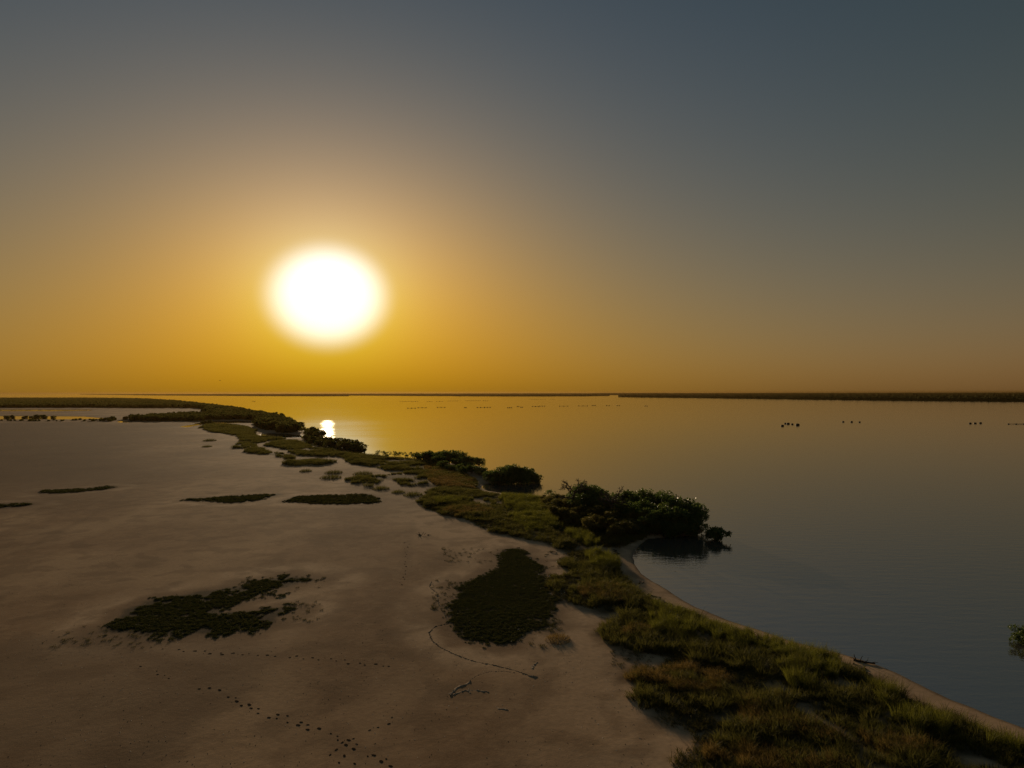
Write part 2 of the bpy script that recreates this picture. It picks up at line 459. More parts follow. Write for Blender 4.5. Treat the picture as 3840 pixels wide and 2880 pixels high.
def ground_mat():
    m, n, l, p = newmat('salt_flat_sand')
    geo = n.new('ShaderNodeNewGeometry')

    def noise(scale, det=4, vec=None, dist=0.0):
        t = n.new('ShaderNodeTexNoise'); t.inputs['Scale'].default_value = scale; t.inputs['Detail'].default_value = det
        t.inputs['Distortion'].default_value = dist
        l.new(vec or geo.outputs['Position'], t.inputs[0])
        return t.outputs[0]

    def rampf(v, a, b):
        r = n.new('ShaderNodeMapRange'); l.new(v, r.inputs[0])
        r.inputs[1].default_value, r.inputs[2].default_value = a, b
        return r.outputs[0]

    def mix(fac, a, b, mode='MIX'):
        x = n.new('ShaderNodeMix'); x.data_type = 'RGBA'; x.blend_type = mode
        if isinstance(fac, (int, float)): x.inputs[0].default_value = fac
        else: l.new(fac, x.inputs[0])
        for i, c in ((6, a), (7, b)):
            if isinstance(c, tuple): x.inputs[i].default_value = (*c, 1)
            else: l.new(c, x.inputs[i])
        return x.outputs[2]

    def attr(k):
        a = n.new('ShaderNodeAttribute'); a.attribute_name = k
        return a.outputs['Fac']

    def mul(a, b):
        x = n.new('ShaderNodeMath'); x.operation = 'MULTIPLY'
        for i, v in enumerate((a, b)):
            if isinstance(v, (int, float)): x.inputs[i].default_value = v
            else: l.new(v, x.inputs[i])
        return x.outputs[0]

    mp = n.new('ShaderNodeMapping'); mp.inputs['Scale'].default_value = (1, .55, 1); mp.inputs['Rotation'].default_value = (0, 0, .3)
    l.new(geo.outputs['Position'], mp.inputs[0])
    big = rampf(noise(.028, 5, mp.outputs[0], .6), .33, .68)
    mid = rampf(noise(.16, 5, mp.outputs[0], .4), .3, .72)
    fine = rampf(noise(2.6, 6), .3, .72)
    grit = rampf(noise(14, 3), .25, .75)
    patch = rampf(noise(.055, 8, mp.outputs[0], .5), .44, .58)
    stain = rampf(noise(.30, 8, None, .3), .49, .60)
    blot = rampf(noise(.9, 6, None, .5), .46, .60)
    c = mix(big, (0.222, 0.128, 0.065), (0.404, 0.246, 0.134))
    c = mix(mul(patch, .80), c, (0.578, 0.382, 0.222))
    c = mix(mul(mid, .5), c, (0.229, 0.130, 0.065))
    c = mix(mul(blot, .25), c, (0.538, 0.351, 0.204))
    c = mix(mul(attr('rim'), .85), c, (0.673, 0.462, 0.288))
    c = mix(mul(attr('light'), .70), c, (0.673, 0.462, 0.288))
    c = mix(mul(attr('damp'), .85), c, (0.162, 0.096, 0.051))
    c = mix(mul(attr('flat'), .92), c, (.110, .072, .045))
    c = mix(mul(attr('track'), .40), c, (0.147, 0.089, 0.048))
    c = mix(mul(stain, .48), c, (0.168, 0.098, 0.052))
    c = mix(mul(fine, .30), c, (0.202, 0.123, 0.069))
    c = mix(mul(grit, .25), c, (0.645, 0.456, 0.288))
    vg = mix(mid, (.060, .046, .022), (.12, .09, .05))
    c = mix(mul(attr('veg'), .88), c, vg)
    c = mix(mul(attr('matc'), .85), c, (.05, .04, .024))
    c = mix(mul(attr('debris'), .9), c, (.04, .03, .02))
    c = mix(mul(attr('wet'), .7), c, (.10, .075, .05))
    l.new(c, p.inputs['Base Color'])
    rg = n.new('ShaderNodeMapRange'); l.new(attr('wet'), rg.inputs[0]); rg.inputs[3].default_value = .95; rg.inputs[4].default_value = .4
    l.new(rg.outputs[0], p.inputs['Roughness'])
    p.inputs['Specular IOR Level'].default_value = .02
    b1 = n.new('ShaderNodeBump'); b1.inputs['Strength'].default_value = .35; b1.inputs['Distance'].default_value = .04
    l.new(noise(2.2, 6), b1.inputs['Height'])
    b2 = n.new('ShaderNodeBump'); b2.inputs['Strength'].default_value = .4; b2.inputs['Distance'].default_value = .012
    l.new(noise(9, 4), b2.inputs['Height']); l.new(b1.outputs[0], b2.inputs['Normal'])
    l.new(b2.outputs[0], p.inputs['Normal'])
    return m


def water():
    m, n, l, p = newmat('lagoon_water')
    geo = n.new('ShaderNodeNewGeometry')
    n.remove(p)
    dif = n.new('ShaderNodeBsdfDiffuse'); dif.inputs[0].default_value = (.085, .074, .058, 1)
    glo = n.new('ShaderNodeBsdfAnisotropic'); glo.distribution = 'BECKMANN'; glo.inputs['Color'].default_value = (1, 1, 1, 1)
    fre = n.new('ShaderNodeFresnel'); fre.inputs[0].default_value = 4.6
    mxs = n.new('ShaderNodeMixShader')
    l.new(fre.outputs[0], mxs.inputs[0]); l.new(dif.outputs[0], mxs.inputs[1]); l.new(glo.outputs[0], mxs.inputs[2])
    l.new(mxs.outputs[0], n['Material Output'].inputs[0])

    def noise(scale, sx, sy, det, rot=0., dist=0.):
        mp = n.new('ShaderNodeMapping'); mp.inputs['Scale'].default_value = (sx, sy, 1); mp.inputs['Rotation'].default_value = (0, 0, rot)
        l.new(geo.outputs['Position'], mp.inputs[0])
        t = n.new('ShaderNodeTexNoise'); t.inputs['Scale'].default_value = scale; t.inputs['Detail'].default_value = det
        t.inputs['Distortion'].default_value = dist
        l.new(mp.outputs[0], t.inputs[0])
        return t.outputs[0]
    def math_(op, *v):
        x = n.new('ShaderNodeMath'); x.operation = op
        for i, q in enumerate(v):
            if isinstance(q, (int, float)): x.inputs[i].default_value = q
            else: l.new(q, x.inputs[i])
        return x.outputs[0]

    def ramp(v, a, b, c=0., d=1.):
        r = n.new('ShaderNodeMapRange'); r.interpolation_type = 'SMOOTHSTEP'; l.new(v, r.inputs[0])
        for i, q in enumerate((a, b, c, d)): r.inputs[1 + i].default_value = q
        return r.outputs[0]
    # slicks and faint breeze lanes
    sp = n.new('ShaderNodeSeparateXYZ'); l.new(geo.outputs['Position'], sp.inputs[0])
    yy = math_('ADD', sp.outputs[1], math_('MULTIPLY', math_('SUBTRACT', noise(.02, .4, 1., 3, 0., .5), .5), 60.))
    lane = ramp(noise(.012, .35, 1.8, 4, .10, .6), .4, .66)
    near = ramp(yy, 220, 70, .0, 1.)
    ruff = math_('MULTIPLY', math_('MULTIPLY', ramp(yy, 240, 300), ramp(yy, 470, 560, 1., 0.)), math_('MULTIPLY', ramp(sp.outputs[0], -330, -190), ramp(sp.outputs[0], -60, 40, 1., 0.)))
    l.new(math_('SUBTRACT', math_('ADD', math_('ADD', .108, math_('MULTIPLY', ruff, math_('MULTIPLY', ramp(noise(.10, .12, 1.4, 5, 0., .3), .34, .58), .029))), math_('MULTIPLY', lane, .008)), math_('MULTIPLY', near, .05)), glo.inputs['Roughness'])
    calm = math_('ADD', math_('MULTIPLY', near, .45), .03)
    b1 = n.new('ShaderNodeBump'); b1.inputs['Distance'].default_value = .05
    l.new(calm, b1.inputs['Strength'])
    l.new(noise(1.0, .35, 1.1, 3, .15, .3), b1.inputs['Height'])
    b2 = n.new('ShaderNodeBump'); b2.inputs['Distance'].default_value = .02
    l.new(math_('MULTIPLY', calm, .8), b2.inputs['Strength'])
    l.new(noise(4.2, .6, 1., 2, -.1), b2.inputs['Height']); l.new(b1.outputs[0], b2.inputs['Normal'])
    for q in (glo, fre): l.new(b2.outputs[0], q.inputs['Normal'])
    r = 30000.
    o = obj('water', mesh('water', [(-r, -r, 0), (r, -r, 0), (r, r, 0), (-r, r, 0)], [(0, 1, 2, 3)], m))
    tag(o, 'calm lagoon water reflecting the evening sky', None, None, 'structure')


GROUND = ground()
water()


# ------------------------------------------------------------------ plant shapes
def unit(v): return v / np.maximum(np.linalg.norm(v, axis=-1, keepdims=True), 1e-9)


def leaves(P, D, L, Wd, r):
    """diamond leaves from base points along directions"""
    n = len(P)
    s = unit(np.cross(D, r.normal(size=(n, 3))))
    L = L * r.uniform(.7, 1.3, (n, 1)); Wd = Wd * r.uniform(.8, 1.2, (n, 1))
    dn = np.array([0, 0, -1.])
    V = np.stack([P, P + D * L * .5 + s * Wd * .5, P + D * L + dn * L * .12, P + D * L * .5 - s * Wd * .5], 1)
    return V.reshape(-1, 3), np.arange(n * 4).reshape(-1, 4)


def crown_mesh(name, seed, R, Ht, z0, nl, nr, nleaf, L, Wd, mat, loose=0.0):
    r = np.random.default_rng(seed)
    Ps, Ds, cents = [], [], []
    for i in range(nl):
        a = r.uniform(0, 2 * math.pi); q = math.sqrt(r.uniform(0, 1)) * .78
        zt = math.sqrt(max(0, 1 - q * q * 1.15))
        zc = z0 + (Ht - z0) * r.uniform(.05, 1.) ** .8 * (.35 + .55 * zt)
        c = np.array([math.cos(a) * q * R, math.sin(a) * q * R, zc])
        lr = R * r.uniform(.22, .40)
        cents.append(c)
        d = unit(r.normal(size=(nr, 3)) + np.array([0, 0, .35]))
        rad = lr * r.uniform(.55 - loose, 1.08, (nr, 1))
        pts = c + d * rad * np.array([1.1, 1.1, .8])
        ok = (pts[:, 2] > z0 * .5)
        pts, d = pts[ok], d[ok]
        k = np.repeat(np.arange(len(pts)), nleaf)
        dd = unit(d[k] * .7 + r.normal(size=(len(k), 3)) * .8 + np.array([0, 0, .25]))
        Ps.append(pts[k] + r.normal(size=(len(k), 3)) * L * .2); Ds.append(dd)
    V, Q = leaves(np.vstack(Ps), np.vstack(Ds), L, Wd, r)
    return mesh(name, V, Q, mat), cents


def tube(path, r0, r1, sides=5, base=0):
    path = np.asarray(path, float)
    n = len(path)
    t = unit(np.gradient(path, axis=0))
    up = np.where(np.abs(t[:, 2:3]) > .9, [[1., 0, 0]], [[0, 0, 1.]])
    a = unit(np.cross(t, up)); b = np.cross(t, a)
    rr = np.linspace(r0, r1, n)[:, None]
    V = []
    for k in range(sides):
        w = 2 * math.pi * k / sides
        V.append(path + (a * math.cos(w) + b * math.sin(w)) * rr)
    V = np.stack(V, 1).reshape(-1, 3)
    i = np.arange(n - 1)[:, None] * sides; j = np.arange(sides)[None]
    Q = np.stack([i + j, i + (j + 1) % sides, i + sides + (j + 1) % sides, i + sides + j], -1).reshape(-1, 4) + base
    return V, Q


class Tubes:
    def __init__(s): s.V, s.Q, s.n = [], [], 0

    def add(s, path, r0, r1, sides=5):
        V, Q = tube(path, r0, r1, sides, s.n)
        s.V.append(V); s.Q.append(Q); s.n += len(V)

    def mesh(s, name, mat, smooth=True): return mesh(name, np.vstack(s.V), np.vstack(s.Q), mat, smooth)


def bend(p, q, r, wob=.15, n=5):
    p, q = np.array(p, float), np.array(q, float)
    t = np.linspace(0, 1, n)[:, None]
    ln = np.linalg.norm(q - p)
    return p + (q - p) * t + np.sin(t * math.pi) * r.normal(size=3) * wob * ln + r.normal(size=(n, 3)) * .02 * ln * np.sin(t * math.pi)


def trunk_mesh(name, seed, cents, Ht, roots, mat, thick=.07):
    r = np.random.default_rng(seed + 99)
    T = Tubes()
    fork = np.array([0, 0, Ht * .22])
    T.add([(0, 0, -.5), (0.03, 0, Ht * .1), fork], thick * 1.5, thick, 7)
    for c in cents: T.add(bend(fork, c, r, .12), thick * .7, thick * .2)
    for k in range(roots):
        a = 2 * math.pi * (k + r.uniform(-.3, .3)) / max(roots, 1); o = r.uniform(.35, .75)
        T.add([(0, 0, Ht * .2), (math.cos(a) * o * .5, math.sin(a) * o * .5, Ht * .16), (math.cos(a) * o * .9, math.sin(a) * o * .9, .05), (math.cos(a) * o, math.sin(a) * o, -.6)], thick * .45, thick * .3, 4)
    return T.mesh(name, mat)


def tuft_mesh(name, seed, nb, Ht, spread, wid, lean, mat, rad=.12, dome=0.0):
    """a bunch of curved tapering blades"""
    r = np.random.default_rng(seed)
    a = r.uniform(0, 2 * math.pi, nb); q = np.sqrt(r.uniform(0, 1, nb)) * rad
    base = np.stack([np.cos(a) * q, np.sin(a) * q, np.full(nb, -.03)], 1)
    h = Ht * r.uniform(.55, 1.1, nb) * (1 - dome * (q / rad) ** 2)
    oa = a + r.normal(size=nb) * .6
    out = np.stack([np.cos(oa), np.sin(oa), np.zeros(nb)], 1)
    sp = spread * r.uniform(.2, 1.2, nb) * h
    wind = np.array([lean, lean * .3, 0]) * h[:, None]
    p1 = base + np.stack([np.zeros(nb), np.zeros(nb), h * .55], 1) + out * (sp * .3)[:, None] + wind * .25
    p2 = base + np.stack([np.zeros(nb), np.zeros(nb), h * r.uniform(.8, 1., nb)], 1) + out * sp[:, None] + wind
    sa = r.uniform(0, math.pi, nb)
    s = np.stack([np.cos(sa), np.sin(sa), np.zeros(nb)], 1) * wid * .5
    V = np.stack([base - s, base + s, p1 - s * .8, p1 + s * .8, p2 - s * .15, p2 + s * .15], 1).reshape(-1, 3)
    k = np.arange(nb)[:, None] * 6
    Q = np.vstack([k + [0, 1, 3, 2], k + [2, 3, 5, 4]])
    return mesh(name, V, Q, mat)


def cushion_mesh(name, seed, n, R, Ht, L, mat):
    """a low cushion of short fleshy leaves"""
    r = np.random.default_rng(seed)
    a = r.uniform(0, 2 * math.pi, n); q = np.sqrt(r.uniform(0, 1, n))
    P = np.stack([np.cos(a) * q * R, np.sin(a) * q * R, Ht * (1 - q ** 2) * r.uniform(.3, 1, n)], 1)
    D = unit(r.normal(size=(n, 3)) * .8 + np.array([0, 0, .7]))
    V, Q = leaves(P, D, L, L * .4, r)
    return mesh(name, V, Q, mat)


# ------------------------------------------------------------------ scattering for the uncountable
def variants(name, meshes):
    c = bpy.data.collections.new(name)
    for i, m in enumerate(meshes): c.objects.link(bpy.data.objects.new(f'{name}_{chr(97 + i)}', m))
    return c


def scatter(name, P, coll, nvar, smin, smax, label, zoff=0.0, scl=None, kind='stuff', tilt=.12):
    z = ground_z(P) + zoff
    keep = z > .04
    P, z = P[keep], z[keep]
    n = len(P)
    if scl is not None: scl = scl[keep]
    m = bpy.data.meshes.new(name)
    m.vertices.add(n)
    m.vertices.foreach_set('co', np.column_stack([P, z]).astype(np.float32).ravel())
    s = rng.uniform(smin, smax, n)
    if scl is not None: s = s * scl
    rot = np.column_stack([rng.normal(size=n) * tilt, rng.normal(size=n) * tilt, rng.uniform(0, 6.28, n)])
    m.attributes.new('scl', 'FLOAT', 'POINT').data.foreach_set('value', s.astype(np.float32))
    m.attributes.new('rot', 'FLOAT_VECTOR', 'POINT').data.foreach_set('vector', rot.astype(np.float32).ravel())
    m.attributes.new('idx', 'INT', 'POINT').data.foreach_set('value', rng.integers(0, nvar, n).astype(np.int32))
    o = obj(name, m)
    g = bpy.data.node_groups.new(name + '_scatter', 'GeometryNodeTree')
    g.interface.new_socket('Geometry', in_out='INPUT', socket_type='NodeSocketGeometry')
    g.interface.new_socket('Geometry', in_out='OUTPUT', socket_type='NodeSocketGeometry')
    N, Lk = g.nodes, g.links
    gi, go = N.new('NodeGroupInput'), N.new('NodeGroupOutput')
    ip = N.new('GeometryNodeInstanceOnPoints')
    ci = N.new('GeometryNodeCollectionInfo')
    ci.inputs['Collection'].default_value = coll
    ci.inputs['Separate Children'].default_value = True
    ci.inputs['Reset Children'].default_value = True

    def na(k, t):
        a = N.new('GeometryNodeInputNamedAttribute'); a.data_type = t; a.inputs[0].default_value = k
        return [s for s in a.outputs if s.enabled and s.name == 'Attribute'][0]
    Lk.new(gi.outputs[0], ip.inputs['Points'])
    Lk.new(ci.outputs[0], ip.inputs['Instance'])
    ip.inputs['Pick Instance'].default_value = True
    Lk.new(na('idx', 'INT'), ip.inputs['Instance Index'])
    e2r = N.new('FunctionNodeEulerToRotation')
    Lk.new(na('rot', 'FLOAT_VECTOR'), e2r.inputs[0])
    Lk.new(e2r.outputs[0], ip.inputs['Rotation'])
    Lk.new(na('scl', 'FLOAT'), ip.inputs['Scale'])
    Lk.new(ip.outputs[0], go.inputs[0])
    mod = o.modifiers.new('scatter', 'NODES'); mod.node_group = g
    tag(o, label, None, None, kind)
    return o


def outside(P, polys, margin=0.0, jit=0.0):
    k = np.ones(len(P), bool)
    nz = (fbm(P, 2.2, 77) - .5) * jit
    for b in polys: k &= (sdf(P, b) + nz) > margin
    return P[k]


C_tall = variants('tall_tuft', [tuft_mesh('tall_tuft', 10 + i, 56, 1.05, .40, .016, .10, M['tall'], .18) for i in range(4)])
C_dry = variants('dry_tuft', [tuft_mesh('dry_tuft', 20 + i, 70, .55, .75, .016, .08, M['dry'], .22) for i in range(4)])
C_low = variants('low_tuft', [tuft_mesh('low_tuft', 30 + i, 60, .50, .7, .019, .08, M['low'], .24) for i in range(4)])
C_mat = variants('creeping_tuft', [tuft_mesh('creeping_tuft', 40 + i, 40, .24, 1.3, .026, .08, M['mat_grass'], .30) for i in range(4)])
C_succ = variants('saltwort_cushion', [cushion_mesh('saltwort_cushion', 50 + i, 110, .34, .17, .12, M['succ']) for i in range(4)])

# creeping ground mat and low grass over all the vegetated strip
P = np.vstack([fillpts(VEG_MAIN, 6.0, 26000)])
P = P[np.linalg.norm(P, axis=1) < 170]
nz = fbm(P, 4.5, 61)
P = P[fbm(P, 4.5, 61) > .36]
P = outside(P, BARE, .0, 1.2)
P = P[sdf(P, VEG_MAIN) + (fbm(P, 1.8, 5) - .5) * 2.0 < 0]
scatter('creeping_ground_cover', P, C_mat, 4, .7, 1.5, 'dark creeping plants matting the ground of the near shore strip', tilt=.2)

Pl = [fillpts(VEG_MAIN, 3.2, 16000)]
for g in (G3a, G3b, G3d, G3e): Pl.append(fillpts(g, 3.2))
P = np.vstack(Pl)
P = P[(fbm(P, 5.0, 62) > .44) & ((np.linalg.norm(P, axis=1) < 95) | (fbm(P * np.array([.6, 1.]), 9.0, 67) > .28))]
P = outside(P, BARE, .2, 1.2)
scatter('low_grass', P, C_low, 4, .7, 1.5, 'short olive grass covering the shore strip between the shrubs and the sand', scl=.5 + 1.1 * fbm(P, 4.0, 92))
P = np.vstack([g_[sdf(g_, g) + (fbm(g_, 9, 8) - .5) * 16 < 1] for g in (G2a, G2b, G2c, G2d) for g_ in (fillpts(g, 1.8),)])
P = P[fbm(P * np.array([.7, 1.]), 8.0, 66) > .34]
scatter('far_low_grass', P, C_low, 4, .8, 2.0, 'low brown grass on the sand behind the far mangroves', scl=.45 + 1.2 * fbm(P, 9.0, 93))

TALL = [W([(320, 105), (420, 95), (560, 140), (700, 195), (850, 228), (1000, 272), (1180, 312), (1270, 345), (1260, 440), (1100, 440), (930, 420), (880, 340), (620, 360), (560, 300), (330, 270)], 5),
        W([(900, 345), (1270, 350), (1290, 440), (1200, 560), (1050, 540), (920, 440)], 5),
        W([(1420, 500), (1560, 530), (1700, 612), (1780, 668), (1900, 700), (2300, 830), (2300, 900), (1960, 800), (1640, 745), (1480, 670)], 5),
        W([(150, 520), (400, 500), (520, 580), (400, 615), (170, 615)], 4), W([(720, 820), (950, 820), (1060, 920), (1000, 970), (760, 940)], 4),
        W([(0, 290), (250, 290), (330, 370), (420, 490), (200, 520), (0, 500)], 4), W([(500, 600), (760, 640), (880, 720), (800, 780), (600, 680)], 4),
        W([(940, 785), (1150, 755), (1400, 775), (1300, 805), (1000, 825)], 3), W([(1850, 1000), (2212, 950), (2212, 1060), (1900, 1080)], 3)]
TALL.append(W([(1650, 720), (2212, 760), (2250, 900), (2212, 1000), (1900, 1080), (1700, 980), (1800, 880), (1600, 800)], 3))
P = np.vstack([g_[sdf(g_, t) + (fbm(g_, 3.0, 8) - .5) * 7 < .4] for t in TALL for g_ in (fillpts(t, 7.0),)])
P = P[fbm(P, 2.6, 63) > .36]
scatter('tall_grass', P, C_tall, 4, .5, 1.05, 'tall yellow green grass standing along the lagoon shore', scl=.6 + .9 * fbm(P, 3.5, 91))
DRY = [W([(200, 460), (350, 425), (560, 420), (720, 480), (760, 550), (640, 570), (400, 545), (220, 500)], 5), W([(100, 220), (300, 210), (340, 280), (180, 300)], 5),
       W([(800, 590), (1000, 590), (1300, 810), (900, 830), (760, 710)], 5), W([(1340, 745), (1600, 745), (1850, 870), (1500, 890)], 5), W([(600, 850), (1300, 900), (1300, 980), (600, 980)], 5),
       W([(1480, 490), (1700, 450), (2000, 490), (2020, 550), (1800, 600), (1540, 570)], 6), W([(860, 430), (1100, 430), (1380, 540), (1380, 640), (1000, 640), (900, 560)], 3), W([(1000, 870), (1400, 840), (1600, 900), (1200, 950)], 3)]
P = np.vstack([g_[sdf(g_, t) + (fbm(g_, 3.0, 9) - .5) * 8 < .4] for t in DRY for g_ in (fillpts(t, 9.0),)])
P = P[fbm(P, 2.0, 64) > .38]
P = outside(P, BARE, .1, .8)
scatter('dry_grass', P, C_dry, 4, .6, 1.3, 'dry orange brown grass in rounded clumps at the sand edge')

# saltwort patches, each a mass of its own
SALT = [(M1, 30, 'large dark green saltwort patch beside the grass strip', 0.25, .55), (M2, 26, 'ragged dark saltwort patch on the open sand at lower left', .55, .9),
        (M3, 5, 'thin dark saltwort streak left of the faint track', .3, 1.2), (M4, 5, 'dark saltwort patch cut by the left edge of the picture', .3, 1.2),
        (M5, 5, 'long dark saltwort patch, left one of the middle pair', .35, 1.2), (M6, 5, 'oval dark saltwort patch, right one of the middle pair', .3, 1.2)]
for po, dens, lab, thr, jit in SALT:
    P = fillpts(po, dens, 14000)
    grow = po + (po - po.mean(0)) * (.12 if dens > 6 else .06)
    P = np.vstack([P, fillpts(grow, dens * .35, 6000)])
    sd_ = sdf(P, po) + (fbm(P, 2.4, 71) - .5) * 4.0 * jit
    P = P[rng.random(len(P)) < .012 + .988 * sstep(1.5 if thr > .5 else .9, -.8 if thr > .5 else -1.1, sd_) ** 1.3]
    if thr > .5:
        nt = W([(1230, 440), (1410, 370), (1480, 330), (1600, 300), (1640, 400), (1350, 440)], 7)
        Pn = fillpts(nt, 12)
        P = np.vstack([P, Pn[fbm(Pn * np.array([.6, .9]), .9, 79) > .60]])
        P = P[fbm(P * np.array([.6, .45]), .9, 73) > .32 + .18 * sstep(-2.2, .3, sdf(P, po))]
    o = scatter('saltwort_patch', P, C_succ, 4, .35 if dens > 6 else .6, .85 if dens > 6 else 1.6, lab, -.06)
P = np.vstack([fillpts(M7, 5), W([(2020 + 0, 2420)]) + rng.normal(size=(3, 2)) * .3])
scatter('dark_litter', P, C_mat, 4, .5, 1.0, 'dark dead plant litter between the saltwort patch and the grass')
# stray sprigs on the sand
ST = []
for (x0, y0, x1, y1, n) in ((230, 520, 1000, 640, 60), (1300, 240, 1800, 330, 20), (1600, 380, 1800, 500, 25)):
    ST.append(W(np.column_stack([rng.uniform(x0, x1, n), rng.uniform(y0, y1, n)]), 7))
for (x0, y0, x1, y1, n) in ((330, 120, 820, 250, 45), (260, 390, 480, 640, 60), (1180, 120, 1400, 300, 25), (1120, 720, 1330, 830, 40), (1750, 960, 2100, 1120, 50), (1650, 700, 1900, 800, 30)):
    ST.append(W(np.column_stack([rng.uniform(x0, x1, n), rng.uniform(y0, y1, n)]), 6))
scatter('stray_sprigs', np.vstack(ST), C_mat, 4, .25, .7, 'scattered dark sprigs creeping over the bare sand')

# shell grit and dark algae flakes strewn over the near sand
def pebble(name, seed, mat):
    r = np.random.default_rng(seed)
    V = [(math.cos(a) * r.uniform(.7, 1.2), math.sin(a) * r.uniform(.6, 1.), r.uniform(.0, .15)) for a in np.linspace(0, 6.28, 6, endpoint=False)] + [(r.uniform(-.2, .2), 0, .45)]
    return mesh(name, V, None, mat, False, [(k, (k + 1) % 6, 6) for k in range(6)])


C_grit = variants('grit', [pebble('grit', 1, M['shell']), pebble('grit', 2, M['crust']), pebble('grit', 3, M['wrack']), pebble('grit', 4, M['mud']), pebble('grit', 5, M['wrack'])])
SANDP = W([(-500, 2900), (-500, 1900), (300, 1800), (1000, 1760), (1500, 1880), (1900, 2010), (2350, 2300), (2400, 2600), (2700, 2900)])
P = fillpts(SANDP, 3.0, 40000)
P = P[(sdf(P, VEG_MAIN) > .3) & (fbm(P, 3.0, 101) + .3 * rng.random(len(P)) > .60)]
scatter('shell_grit', P[:14000], C_grit, 5, .012, .042, 'fine shell grit and algae flakes strewn over the near sand', .004)

# ------------------------------------------------------------------ single grass tussocks on the sand
tus = [tuft_mesh('grass_tussock', 80 + i, 420, .85, .5, .024, .06, M['low'], .95, .75) for i in range(3)]
tusd = [tuft_mesh('grass_tussock', 90 + i, 520, .6, .8, .022, .06, M['dry'], .9, .7) for i in range(2)]


def tussock(px, py, k, width_px, label, dry=False):
    ox, oy, s = ZR[k]
    p = U(ox + px * s, oy + py * s, .5)
    d = math.hypot(p[0], p[1])
    w = width_px * s / F * d
    z = float(ground_z([p[:2]])[0])
    ms = tusd if dry else tus
    o = obj('grass_tussock', ms[int(rng.integers(len(ms)))], None, (p[0], p[1], z), 0, (w / 2.0, w / 2.0 * 1.1, min(1.4, .5 + w * .16)))
    return tag(o, label, 'grass tussock', 'grass tussocks standing alone on the sand')


for a in [(405, 560, 2, 130, 'upper of two small grass tussocks left of the far grass'), (375, 622, 2, 100, 'lower of two small grass tussocks left of the far grass'),
          (1400, 880, 2, 130, 'small round tussock below the long brown grass island'), (1690, 895, 2, 190, 'grass tussock right of the small round one, behind another'),
          (1660, 945, 2, 230, 'wide grass tussock in front of another, left of the pale sand gap'), (1990, 905, 2, 210, 'flat tussock alone on pale sand below the far mangroves'),
          (410, 645, 3, 190, 'leaning tussock at the tip of the green grass finger'), (590, 682, 3, 150, 'dark round tussock at the sand edge above the oval saltwort patch'),
          (745, 712, 3, 220, 'pale brown tussock right of the dark round one')]: tussock(*a)
tussock(1310, 880, 6, 240, 'orange dry grass tussock alone beside the large saltwort patch', True)

# ------------------------------------------------------------------ mangroves and shrubs
NV = 7
MG = []
for i in range(NV):
    cm, ce = crown_mesh('crown', 200 + i, 1.0, 1.45, .04, 21, 44, 6, .105, .05, M['mangrove'])
    MG.append((cm, trunk_mesh('trunk', 200 + i, ce, 1.4, 6, M['bark'], .05)))
SH = []
for i in range(5):
    cm, ce = crown_mesh('foliage', 300 + i, .62, 1.0, .10, 9, 46, 5, .10, .042, M['shrub'], .2)
    SH.append((cm, trunk_mesh('stem', 300 + i, ce, 1.0, 0, M['bark'], .025)))
TH = []
for i in range(3):
    cm, ce = crown_mesh('foliage', 340 + i, .62, 1.0, .25, 8, 14, 5, .12, .05, M['mangrove'], .3)
    TH.append((cm, trunk_mesh('stem', 340 + i, ce, 1.0, 0, M['bark'], .03)))
FL = []
for i in range(5):
    cm, ce = crown_mesh('crown', 400 + i, 1.0, 1.45, .04, 15, 20, 5, .22, .13, M['far_leaf'])
    FL.append((cm, trunk_mesh('trunk', 400 + i, ce, 1.4, 4, M['bark'], .05)))


def tree(name, part, trunk, src, x, y, s, label, cat, group, squash=1.0):
    z = float(ground_z([(x, y)])[0])
    e = bpy.data.objects.new(name, None)
    e.location = (x, y, max(z, -.25)); e.rotation_euler = (0, 0, rng.uniform(0, 6.28)); e.scale = (s * squash, s * squash, s)
    e.empty_display_size = .2
    put(e); tag(e, label, cat, group)
    c, t = src
    put(bpy.data.objects.new(trunk, t), e)
    put(bpy.data.objects.new(part, c), e)
    return e


def mangrove(bx, by, ty, label, group, wide=1.0, src=None, hmin=1.2):
    """photo pixel of the foot and pixel row of the top"""
    p = U(bx, by, .1)
    d = math.hypot(p[0], p[1])
    dep = -ray(bx, ty)
    tz = H - dep[2] / math.hypot(dep[0], dep[1]) * d
    s = max(tz, hmin) / 1.45 * (.88 if src else 1.0)
    return tree('mangrove_tree', 'crown', 'trunk', src or MG[int(rng.integers(NV))], p[0], p[1], s, label, 'mangrove', group, wide)


GP1 = 'mangroves crowding the near point'
P1 = [(2115, 1900, 1852, 'mangrove at the left end of the near point, behind the tall dead tree'), (2150, 1905, 1840, None), (2190, 1915, 1810, 'tallest mangrove just right of the tall dead tree'), (2225, 1920, 1822, None),
      (2338, 1935, 1848, 'mangrove right of the shorter dead tree on the near point'), (2375, 1938, 1840, None), (2415, 1942, 1838, None), (2450, 1946, 1853, None), (2490, 1952, 1844, 'tall mangrove on the skyline of the near point'),
      (2530, 1962, 1856, None), (2570, 1975, 1868, None), (2610, 1985, 1882, 'mangrove leaning out over the water at the tip of the near point'), (2350, 1960, 1890, None), (2400, 1965, 1886, None), (2450, 1972, 1882, None), (2500, 1990, 1895, None), (2545, 2000, 1905, None),
      (2585, 2003, 1905, None), (2470, 2000, 1932, None), (2615, 2000, 1928, None), (2520, 2010, 1945, None), (2575, 2011, 1948, None), (2440, 2006, 1950, None), (2180, 1935, 1862, None), (2240, 1940, 1872, None), (2290, 1945, 1872, None), (2630, 1995, 1890, None)]
